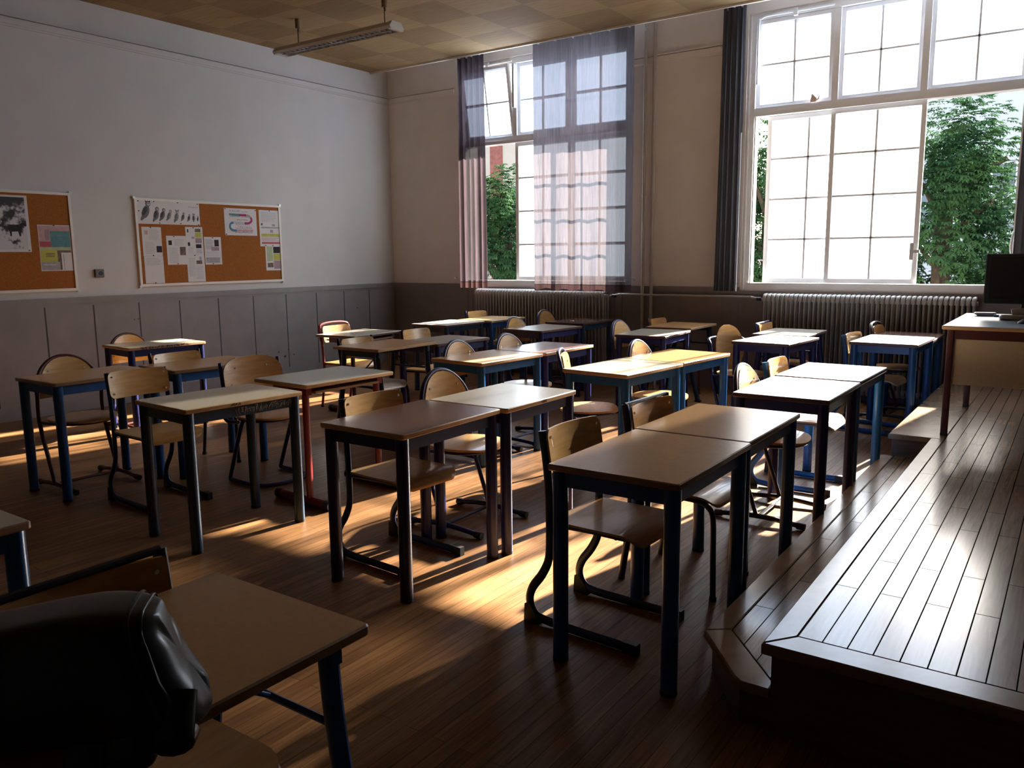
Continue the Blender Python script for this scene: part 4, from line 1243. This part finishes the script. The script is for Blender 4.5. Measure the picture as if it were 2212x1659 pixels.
PX = 0.0145
def sheet_of(name, label, cat, y0, y1, z0, z1, prints, pins=(), group=None, x=PX, skew=0.0, lines=()):
    """a pinned paper: blocks (a, b, c, d, material) in 0..1 sheet coordinates are its printed areas"""
    mats, mb = [M['paper']], MB()
    W_, Hh = y1 - y0, z1 - z0
    t = 0.0012
    mb.box(x, x + t, y0, y1, z0, z1)
    names = {'paper': 0}
    def mi(nm):
        if nm not in names:
            names[nm] = len(mats); mats.append(M[nm])
        return names[nm]
    for ip, (a, b, c, d, nm) in enumerate(prints):
        mb.mat(mi(nm)); mb.box(x + t * 0.5, x + t + 0.0003 + 0.00012 * ip, y0 + a * W_, y0 + b * W_, z0 + c * Hh, z0 + d * Hh)
    for (a, b, c, d, nl, nm) in lines:
        rnd = random.Random(int(1e4 * (y0 + 10)) + nl)
        for k in range(nl):
            zz = c + (d - c) * (k + 0.25) / nl
            mb.mat(mi(nm)); mb.box(x + t * 0.5, x + t + 0.0022 if name == 'colour_poster' else x + t + 0.0005, y0 + a * W_, y0 + (a + (b - a) * rnd.uniform(.8, 1)) * W_, z0 + zz * Hh, z0 + (zz + (d - c) / nl * 0.45) * Hh)
    me = mb.mesh(name, mats)
    o = link(name, me)
    tag(o, label, cat, group)
    for (a, c) in pins:
        pb = MB(); yy, zz = y0 + a * W_, z0 + c * Hh
        pb.tube([(x + t, yy, zz), (x + t + 0.009, yy, zz)], 0.0055, n=8)
        link('pushpin', pb.mesh('pushpin', M['chair_dark']), o)
    return o

# owl poster
owl = sheet_of('owl_poster', 'wide white poster with a row of nine grey owls', 'poster', -3.828, -3.10, 1.846, 2.085, [], [(0.02, .97), (.26, .97), (.64, .97), (.97, .95), (.02, .55), (.33, .05), (.67, .05), (.97, .02)])
def owl_shape(mb, y, z, h, lean, ears, pale):
    """y,z foot point; a body, a wing, a round head with face and a tail, as printed shapes"""
    x = PX + 0.0012
    def blob(cy, cz, a, b, rot, m_, dx):
        mb.mat(m_)
        pts = []
        for k in range(18):
            t = 2 * math.pi * k / 18
            py, pz = a * math.cos(t), b * math.sin(t)
            pts.append((cy + py * math.cos(rot) - pz * math.sin(rot), cz + py * math.sin(rot) + pz * math.cos(rot)))
        n = len(pts)
        mb.add([(x, p[0], p[1]) for p in pts] + [(x + dx, p[0], p[1]) for p in pts], [tuple(range(n, 2 * n))] + [(i, (i + 1) % n, n + (i + 1) % n, n + i) for i in range(n)])
    body = 1 if pale else 0
    blob(y, z + 0.42 * h, 0.20 * h, 0.36 * h, -lean, body, 0.0005)
    blob(y - 0.16 * h * (lean > 0.2), z + 0.14 * h, 0.09 * h, 0.22 * h, -lean * 1.6, 0, 0.0006)
    blob(y + lean * 0.38 * h, z + 0.84 * h, 0.15 * h, 0.15 * h, 0, body, 0.0007)
    blob(y + lean * 0.38 * h + 0.03 * h, z + 0.83 * h, 0.085 * h, 0.085 * h, 0, 2, 0.0009)
    blob(y + lean * 0.38 * h + 0.005 * h, z + 0.85 * h, 0.018 * h, 0.02 * h, 0, 3, 0.0011)
    blob(y + lean * 0.38 * h + 0.06 * h, z + 0.85 * h, 0.018 * h, 0.02 * h, 0, 3, 0.0011)
    blob(y - 0.05 * h, z + 0.46 * h, 0.10 * h, 0.27 * h, -lean * 1.3, 4 if not pale else 0, 0.0008)
    if ears:
        for s_ in (-1, 1):
            blob(y + lean * 0.38 * h + s_ * 0.12 * h, z + 0.98 * h, 0.035 * h, 0.07 * h, -s_ * 0.7, 3, 0.0008)
mb = MB()
Wp, Hp = 0.728, 0.239
for a, c, hgt, lean, ears, pale in ((.125, .17, .66, .42, 1, 0), (.285, .13, .50, .28, 0, 0), (.385, .16, .44, .40, 0, 0), (.49, .18, .38, .45, 0, 1), (.61, .12, .42, .25, 1, 1), (.715, .18, .30, .35, 0, 0), (.815, .17, .26, .3, 0, 0), (.895, .16, .28, .1, 1, 0), (.965, .18, .20, .2, 0, 0)):
    owl_shape(mb, -3.828 + a * Wp, 1.846 + c * Hp, hgt * Hp * 1.25, lean, ears, pale)
link('print', mb.mesh('print', [M['feather'], M['feather_pale'], M['ink_pale'], M['ink_dark'], M['feather_dark']]), owl)
def text(s_, size, loc, mat_, parent, rot=(R(90), 0, R(90)), ext=0.0003):
    c = bpy.data.curves.new('lettering', 'FONT')
    c.body = s_; c.size = size; c.extrude = ext
    c.materials.append(mat_)
    o = bpy.data.objects.new('lettering', c)
    COL.objects.link(o)
    me = bpy.data.meshes.new_from_object(o.evaluated_get(bpy.context.evaluated_depsgraph_get()))
    me.name = 'lettering'
    bpy.data.objects.remove(o)
    t_ = link('lettering', me, parent, loc, rot)
    return t_
text('la hulotte', 0.030, (PX + 0.0016, -3.232, 2.030), M['ink'], owl)

sheet_of('printed_sheet', 'text sheet with a small red emblem pinned just below the owl poster', 'paper', -3.797, -3.578, 1.512, 1.815, [(.12, .30, .74, .88, 'ink_pink'), (.70, .98, .13, .35, 'ink_dark')], [(.45, .98), (.5, .02)], lines=[(.35, .9, .55, .93, 9, 'ink_pale'), (.12, .62, .08, .50, 9, 'ink_pale')])
sheet_of('printed_sheet', 'lower text sheet at the board edge, pinned under the one with the red emblem', 'paper', -3.794, -3.575, 1.227, 1.511, [], [(.5, .02)], lines=[(.12, .9, .72, .95, 4, 'ink_pale'), (.12, .85, .68, .71, 1, 'ink')])
sheet_of('printed_sheet', 'text sheet with two small dark portraits, partly under the tall colour sheet', 'paper', -3.525, -3.29, 1.419, 1.727, [(.10, .27, .68, .84, 'ink_dark'), (.66, .95, .33, .62, 'ink_brown')], [(.38, .97), (.5, .03)], lines=[(.10, .60, .06, .60, 12, 'ink_pale'), (.4, .92, .66, .90, 6, 'ink_pale')], x=PX - 0.0002)
sheet_of('printed_sheet', 'tall sheet with yellow and mauve blocks and small photographs, upper half', 'paper', -3.29, -3.078, 1.524, 1.826, [(.10, .17, .80, .92, 'ink_dark'), (.55, .88, .82, .94, 'ink_brown'), (.55, .92, .62, .80, 'ink_yellow'), (.55, .92, .42, .60, 'ink_mauve'), (.33, .50, .58, .65, 'ink'), (.10, .22, .32, .45, 'ink_dark'), (.56, .88, .24, .38, 'ink_dark')], [(.45, .97)], lines=[(.1, .46, .05, .28, 6, 'ink_pale'), (.56, .95, .04, .2, 5, 'ink')], x=PX + 0.0006)
sheet_of('printed_sheet', 'sheet with two small grey pictures pinned under the tall colour sheet', 'paper', -3.294, -3.076, 1.229, 1.523, [(.72, .83, .78, .94, 'ink'), (.53, .86, .66, .79, 'ink_brown')], [(.45, .98)], lines=[(.08, .48, .2, .9, 14, 'ink_pale'), (.5, .95, .1, .6, 10, 'ink_pale')], x=PX + 0.0004)
sheet_of('printed_sheet', 'text sheet with a dark portrait in its top corner, mid board', 'paper', -3.065, -2.847, 1.415, 1.721, [(.60, .86, .66, .90, 'ink_dark'), (.40, .86, .50, .64, 'ink_mauve'), (.05, .88, .06, .26, 'ink')], [(.5, .97), (.45, .03)], lines=[(.06, .55, .55, .92, 9, 'ink'), (.06, .90, .28, .48, 7, 'ink_pale')])
sheet_of('printed_sheet', 'tall sheet with a yellow-green bar and a red bar at the board edge', 'paper', -2.303, -1.995, 1.62, 2.046, [(.08, .16, .58, .64, 'ink_brown'), (.60, .75, .56, .62, 'ink'), (.08, .95, .50, .54, 'ink'), (.50, .64, .38, .46, 'ink'), (.08, .94, .27, .35, 'ink_yellow'), (.08, .95, .07, .12, 'ink_red')], [(.5, .98)], lines=[(.08, .85, .68, .95, 8, 'ink_pale'), (.08, .92, .14, .25, 4, 'ink_pink')])
sheet_of('printed_sheet', 'sheet with green, yellow and mauve blocks in the bottom board corner', 'paper', -2.235, -2.003, 1.333, 1.637, [(.08, .45, .36, .95, 'ink_green'), (.50, .93, .68, .93, 'ink_dark'), (.50, .96, .40, .66, 'ink_yellow'), (.50, .95, .06, .38, 'ink_mauve'), (.10, .46, .12, .30, 'ink_brown')], [(.02, .98), (.48, .97)], x=PX + 0.0006)
# alphabet-like snake chart
sn = sheet_of('snake_chart', 'white chart with a winding teal and crimson band', 'poster', -2.782, -2.34, 1.743, 2.05, [], [(.03, .97), (.97, .95), (.03, .04)])
Ws, Hs = 0.442, 0.307
path = []
def sp(a, c):
    return (-2.782 + a * Ws, 1.743 + c * Hs)
segs = [('ink_teal', [(.15, .77), (.46, .76)]), ('ink_crimson', [(.46, .76), (.68, .755)]), ('ink', [(.68, .755), (.76, .735), (.815, .68)]), ('ink_crimson', [(.815, .68), (.84, .60), (.82, .525), (.74, .465), (.61, .46)]), ('ink_pale', [(.61, .46), (.27, .475)]), ('ink_blue', [(.27, .475), (.19, .44), (.155, .34), (.18, .24), (.25, .19), (.36, .18)]), ('ink_pink', [(.36, .18), (.87, .185)])]
mats = []
mb = MB()
for nm, pts in segs:
    mats.append(M[nm]); mb.mat(len(mats) - 1)
    C = catmull([Vector((*sp(*p), 0)) for p in pts], 6)
    L = []
    for i, p in enumerate(C):
        t = (C[min(i + 1, len(C) - 1)] - C[max(i - 1, 0)]).normalized()
        nn = Vector((-t.y, t.x, 0)) * 0.013
        L.append((p + nn, p - nn))
    vv = [(PX + 0.0018, q.x, q.y) for pr in L for q in pr]
    mb.add(vv, [(2 * i, 2 * i + 1, 2 * i + 3, 2 * i + 2) for i in range(len(L) - 1)])
mats.append(M['ink_brown']); mb.mat(len(mats) - 1)
rnd = random.Random(2)
for (a0, a1, c, n) in ((.18, .5, .88, 9), (.55, .75, .87, 5), (.18, .5, .68, 9), (.55, .8, .67, 5), (.38, .74, .565, 11), (.35, .8, .39, 8), (.42, .85, .31, 8), (.33, .86, .255, 13), (.30, .86, .10, 22)):
    for k in range(n):
        y, z = sp(a0 + (a1 - a0) * k / n, c + rnd.uniform(-.01, .01))
        mb.box(PX + 0.001, PX + 0.0017, y, y + 0.007, z, z + rnd.uniform(.007, .012))
link('print', mb.mesh('print', mats), sn)

# black and white photograph poster and the coloured poster
bw = sheet_of('photo_poster', 'large black and white photograph poster of two dark animals', 'poster', -5.62, -4.905, 1.557, 2.07, [(.02, .965, .045, .965, 'photo')], [(.97, .03)])
mb = MB()
def beast(y, z, s_, fl=1):
    x = PX + 0.0018
    body = [(0, .30), (.08, .20), (.10, 0), (.16, 0), (.17, .18), (.42, .20), (.46, .0), (.52, 0), (.53, .22), (.56, .36), (.64, .44), (.74, .40), (.78, .46), (.70, .56), (.60, .58), (.52, .50), (.30, .47), (.08, .48), (.0, .42), (-.06, .20), (-.08, .22)]
    pts = [(y + fl * a * s_, z + c * s_) for a, c in body]
    n = len(pts)
    mb.add([(x, p[0], p[1]) for p in pts], [tuple(range(n)) if fl > 0 else tuple(reversed(range(n)))])
beast(-5.10, 1.70, 0.22); beast(-5.34, 1.68, 0.25)
link('print', mb.mesh('print', M['ink_dark']), bw)
ps = sheet_of('colour_poster', 'pink, teal and yellow exhibition poster near the cork board edge', 'poster', -4.835, -4.537, 1.378, 1.81, [(.02, .98, .02, .98, 'ink_brown'), (.02, .36, .56, .98, 'ink_pink'), (.36, .98, .52, .87, 'ink_teal'), (.36, .98, .87, .98, 'ink_pink'), (.20, .34, .66, .90, 'ink_mauve'), (.02, .36, .52, .64, 'ink_red'), (.02, .54, .20, .45, 'ink_yellow'), (.02, .98, .45, .52, 'ink_green'), (.02, .60, .02, .20, 'ink'), (.66, .98, .02, .40, 'paper'), (.725, .735, .02, .36, 'ink_dark')], [(.5, .99)], lines=[(.18, .5, .30, .40, 3, 'ink_brown'), (.40, .85, .58, .76, 4, 'ink_blue'), (.08, .5, .12, .15, 1, 'paper')])

# wall socket
so = thing('wall_socket', 'dark brown square socket on the wall between the two cork boards', 'socket', (0, 0, 0))
mb = MB(); mb.prism(rrect(-0.045, 0.045, -0.04, 0.04, 0.006), 0.0, 0.03, 0.004, mtx=Matrix.Translation((0.0, -4.284, 1.345)) @ Matrix.Rotation(R(90), 4, 'Z') @ Matrix.Rotation(R(90), 4, 'X'))
link('plate', mb.mesh('plate', M['socket'], 30), so)
mb = MB(); mb.tube([(0.028, -4.275, 1.345), (0.033, -4.275, 1.345)], 0.022, n=18)
link('inset', mb.mesh('inset', M['black']), so)

# ------------------------------------------------------------------ small loose things
mb = MB()
for k in range(5):
    a = k * 1.25
    mb.add([(0, 0, 0.004), (0.032 * math.cos(a), 0.022 * math.sin(a), 0.001 + 0.012 * (k % 2)), (0.030 * math.cos(a + 1.25), 0.022 * math.sin(a + 1.25), 0.002 + 0.010 * ((k + 1) % 2))], [(0, 1, 2)])
o = link('white_patch', mb.mesh('white_patch', M['paper'], 10), None, (3.42, -0.78, 0.745))  # small white faceted patch on the desk top
tag(o, 'tiny white crumpled patch on the brown desk by the first radiator', 'paper')
mb = MB()
mb.add([(-.035, 0, 0), (.02, 0, 0), (.028, 0, .035), (.0, .01, .06), (-.02, 0, .085), (-.03, .0, .04), (-.03, .015, 0), (.02, .015, 0), (.025, .015, .035), (-.02, .012, .08)], [(0, 1, 2, 3, 4, 5), (6, 9, 8, 7), (0, 6, 7, 1), (1, 7, 8, 2), (2, 8, 9, 4), (4, 9, 6, 0)])
mb.tube([(.02, .005, .012), (.045, .005, .03), (.05, .005, .055)], 0.007, n=6)
o = link('window_ornament', mb.mesh('window_ornament', M['ochre'], 20), None, (5.74, 0.02, 2.968))
tag(o, 'small pinkish ornament standing on the transom of the large window', 'ornament')

# ------------------------------------------------------------------ leather bag
def bag():
    root = thing('leather_bag', 'black leather bag slumped on the tan desk with slanted blue legs', 'bag', (0, 0, 0))
    u = Vector((0.70, 0.714, 0)); nrm = Vector((0.714, -0.70, 0))
    org = Vector((6.885, -7.925, 0.746))               # right end, back bottom edge
    L, T, Hh = 0.62, 0.20, 0.198
    NU, NP = 40, 44
    def surf(s_, a, grow=0.0):
        """s_ metres from the right end, a round the section"""
        ca, sa = math.cos(a), math.sin(a)
        ex = 0.34
        px_ = abs(ca) ** ex * (1 if ca > 0 else -1)
        pz_ = abs(sa) ** ex * (1 if sa > 0 else -1)
        q = min(s_, L - s_)
        e = math.sqrt(max(0.0, 1 - (1 - min(1.0, q / 0.085)) ** 2))
        h = 0.5 + 0.5 * pz_ * (0.86 + 0.14 * e)
        tt = T / 2 + (T / 2 + grow) * px_ * (0.30 + 0.70 * e)
        tt = T * 0.5 + (tt - T * 0.5) * (1.12 - 0.45 * h)
        zz = (Hh + grow) * h
        sag = 0.012 * math.sin(2.6 * s_ / L * math.pi + .6) * h
        fold = 0.007 * math.sin(22 * s_ + 7 * h) * (1 - 0.6 * h) + 0.004 * math.sin(61 * s_ - 9 * h) * (1 - h)
        if px_ > 0.2:
            tt += fold + 0.018 * math.sin(math.pi * h)
            zz += 0.040 * max(0, 1 - h * 1.6) * (px_ - 0.2)
        along = s_ - 0.075 * (1 - h) ** 1.1 * max(0, 1 - s_ / 0.22) + 0.006 * math.sin(17 * h) * (1 - e)
        return org - u * along + nrm * tt + Vector((0, 0, max(0.0, zz + sag)))
    SS = [0.0, 0.004, 0.012, 0.024, 0.04, 0.06] + [0.085 + (L - 0.17) * k / (NU - 12) for k in range(NU - 11)] + [L - x for x in (0.06, 0.04, 0.024, 0.012, 0.004, 0.0)]
    v = [tuple(surf(s_, 2 * math.pi * k / NP)) for s_ in SS for k in range(NP)]
    f = []
    n = len(SS)
    for i in range(n - 1):
        for k in range(NP):
            k2 = (k + 1) % NP
            f.append((i * NP + k, i * NP + k2, (i + 1) * NP + k2, (i + 1) * NP + k))
    f.append(tuple(range(NP))[::-1]); f.append(tuple(range((n - 1) * NP, n * NP)))
    mb = MB(); mb.add(v, f)
    b = link('body', mb.mesh('body', M['leather'], 70), root)
    sub = b.modifiers.new('smooth', 'SUBSURF'); sub.levels = 1; sub.render_levels = 1
    for s_ in (0.020, 0.036):                          # double seam round the end gusset
        mb = MB(); mb.tube([tuple(surf(s_, 2 * math.pi * k / 40, 0.001)) for k in range(40)], 0.003, n=6, closed=True)
        link('piping', mb.mesh('piping', M['leather'], 60), root)
    for dx, dz, r0 in ((0.03, 0.035, .030), (-.03, 0.018, .034), (-.09, 0.012, .030)):   # gathered corner folds over the table edge
        p = org + nrm * (T - 0.005) + u * dx + Vector((0, 0, dz))
        mb = MB()
        mb.tube([tuple(p + Vector((0, 0, .05)) - nrm * .03), tuple(p + nrm * .010), tuple(p - Vector((0, 0, .012)) + nrm * 0.004), tuple(p - Vector((0, 0, .016)) - nrm * .03)], r0, r0 * .6, n=12, smooth=4)
        link('corner_fold', mb.mesh('corner_fold', M['leather'], 60), root)
bag()

# ------------------------------------------------------------------ outside
GZ = -2.2
mb = MB(); mb.box(-60, 60, 0.4, 70, GZ - 0.2, GZ)
struct('ground', mb, M['ground'])

def leafy(seed, n, rx, ry, rz):
    rnd = random.Random(seed)
    v, f = [], []
    lobes = []
    for k in range(34):
        th = rnd.uniform(0, 6.283); ph_ = math.acos(rnd.uniform(-0.92, 1))
        lobes.append((rx * .74 * math.sin(ph_) * math.cos(th), ry * .74 * math.sin(ph_) * math.sin(th), rz * .78 * math.cos(ph_), rnd.uniform(.28, .48)))
    lobes.append((0, 0, 0, .8))
    for k in range(n):
        lx, ly, lz, lr = lobes[rnd.randrange(len(lobes))]
        th = rnd.uniform(0, 6.283); cz = rnd.uniform(-1, 1); sr = math.sqrt(1 - cz * cz)
        d = Vector((sr * math.cos(th), sr * math.sin(th), cz))
        rr = lr * rnd.uniform(.78, 1.03)
        c = Vector((lx + d.x * rr * rx, ly + d.y * rr * ry, lz + d.z * rr * rz * .75))
        out = Vector((c.x / rx, c.y / ry, 0))
        axis = (d * .8 + out * .6 + Vector((0, 0, -.55))).normalized()
        sidev = axis.cross(Vector((0, 0, 1)))
        if sidev.length < .1:
            sidev = Vector((1, 0, 0))
        sidev.normalize()
        nrm = sidev.cross(axis).normalized()
        L0 = rnd.uniform(.10, .19)
        nl = 6
        for j in range(nl):
            a = (j - (nl - 1) / 2) * 0.62 + rnd.uniform(-.12, .12)
            dr = (axis * math.cos(a) + sidev * math.sin(a)).normalized()
            wd = (sidev * math.cos(a) - axis * math.sin(a)).normalized()
            L = L0 * (1 - .12 * abs(j - (nl - 1) / 2))
            W = L * .30
            o = len(v)
            tip = c + dr * L - nrm * L * rnd.uniform(.05, .30)
            mid = c + dr * L * .62 + nrm * .01
            v += [tuple(c), tuple(mid + wd * W * .5), tuple(tip), tuple(mid - wd * W * .5)]
            f.append((o, o + 1, o + 2, o + 3))
    return v, f

def tree(x, y, zc, rx, ry, rz, seed, n, label):
    root = thing('chestnut_tree', label, 'tree', (x, y, GZ), 0, 'chestnut trees in the courtyard')
    mb = MB(); vv, ff = leafy(seed, n, rx, ry, rz)
    mb.add([(a, b, c + zc - GZ) for a, b, c in vv], ff)
    link('foliage', mb.mesh('foliage', M['leaf'], 180), root)
    mb = MB(); top = zc - GZ
    mb.tube([(0, 0, 0), (0.05, 0, top * .5), (0, 0.05, top + rz * .3)], 0.17, n=12, smooth=4)
    rnd = random.Random(seed + 1)
    for k in range(9):
        a = k * 2.4
        z0 = top * .55 + k * rz * .1
        mb.tube([(0, 0, z0), (rx * .35 * math.cos(a), ry * .35 * math.sin(a), z0 + rz * .25), (rx * .72 * math.cos(a), ry * .72 * math.sin(a), z0 + rz * .38)], 0.05, n=7, smooth=3)
    link('trunk', mb.mesh('trunk', M['bark']), root)
tree(5.75, 9.4, 1.75, 1.45, 1.3, 2.75, 21, 6500, 'chestnut tree filling the open bay of the large window')
tree(2.3, 9.6, 1.5, 1.1, 1.1, 3.2, 33, 7500, 'chestnut tree seen through the narrow gap of the large window')
tree(-4.6, 9.2, 1.0, 1.3, 1.2, 2.85, 45, 5000, 'chestnut tree below the brick stripe seen through the other window')

# buildings across the courtyard
def building(name, x0, x1, y0, y1, ztop, wall, label, stripes=(), bands=(), wins=()):
    root = thing('school_building' if False else 'courtyard_building', label, 'building', (0, 0, 0))
    mb = MB(); mb.box(x0, x1, y0, y1, GZ, ztop)
    link('wall', mb.mesh('wall', M[wall]), root)
    for (a, b) in stripes:
        mb = MB(); mb.box(a, b, y0 - 0.06, y0, GZ, ztop)
        link('pilaster', mb.mesh('pilaster', M['brick_red']), root)
    for (a, b) in bands:
        mb = MB(); mb.box(x0, x1, y0 - 0.12, y0, a, b)
        link('ledge', mb.mesh('ledge', M['bld_white']), root)
    for (a, b, c, d, nx, nz) in wins:
        mb = MB()
        hull(mb, a, b, c, d, y0 - 0.08, y0, 0.07)
        for k in range(1, nx):
            xx = a + (b - a) * k / nx; mb.box(xx - .025, xx + .025, y0 - 0.07, y0, c, d)
        for k in range(1, nz):
            zz = c + (d - c) * k / nz; mb.box(a, b, y0 - 0.07, y0, zz - .025, zz + .025)
        wf = link('window', mb.mesh('window', M['white_paint']), root)
        mb = MB(); mb.box(a + .02, b - .02, y0 - 0.02, y0 - .001, c + .02, d - .02)
        link('pane', mb.mesh('pane', M['bld_glass']), wf)
building('b', 0.2, 16, 28, 38, 9.6, 'bld_white', 'pale modern school wing across the courtyard behind the chestnut tree', bands=((4.86, 5.05), (1.5, 1.9)), wins=((4.9, 7.4, 3.6, 4.8, 3, 1), (4.6, 7.4, 2.2, 3.3, 4, 3), (4.2, 7.4, -0.2, 1.4, 4, 2), (0.6, 3.4, 2.0, 4.6, 3, 2)))
building('c', -34, -8, 28, 38, 9.8, 'bld_cream', 'cream building with red brick stripes across the courtyard', stripes=((-18.78, -17.98), (-22.5, -21.7), (-14.9, -14.1)), wins=((-17.3, -15.6, 3.0, 5.2, 3, 3), (-21.0, -19.4, 3.0, 5.2, 3, 3)))
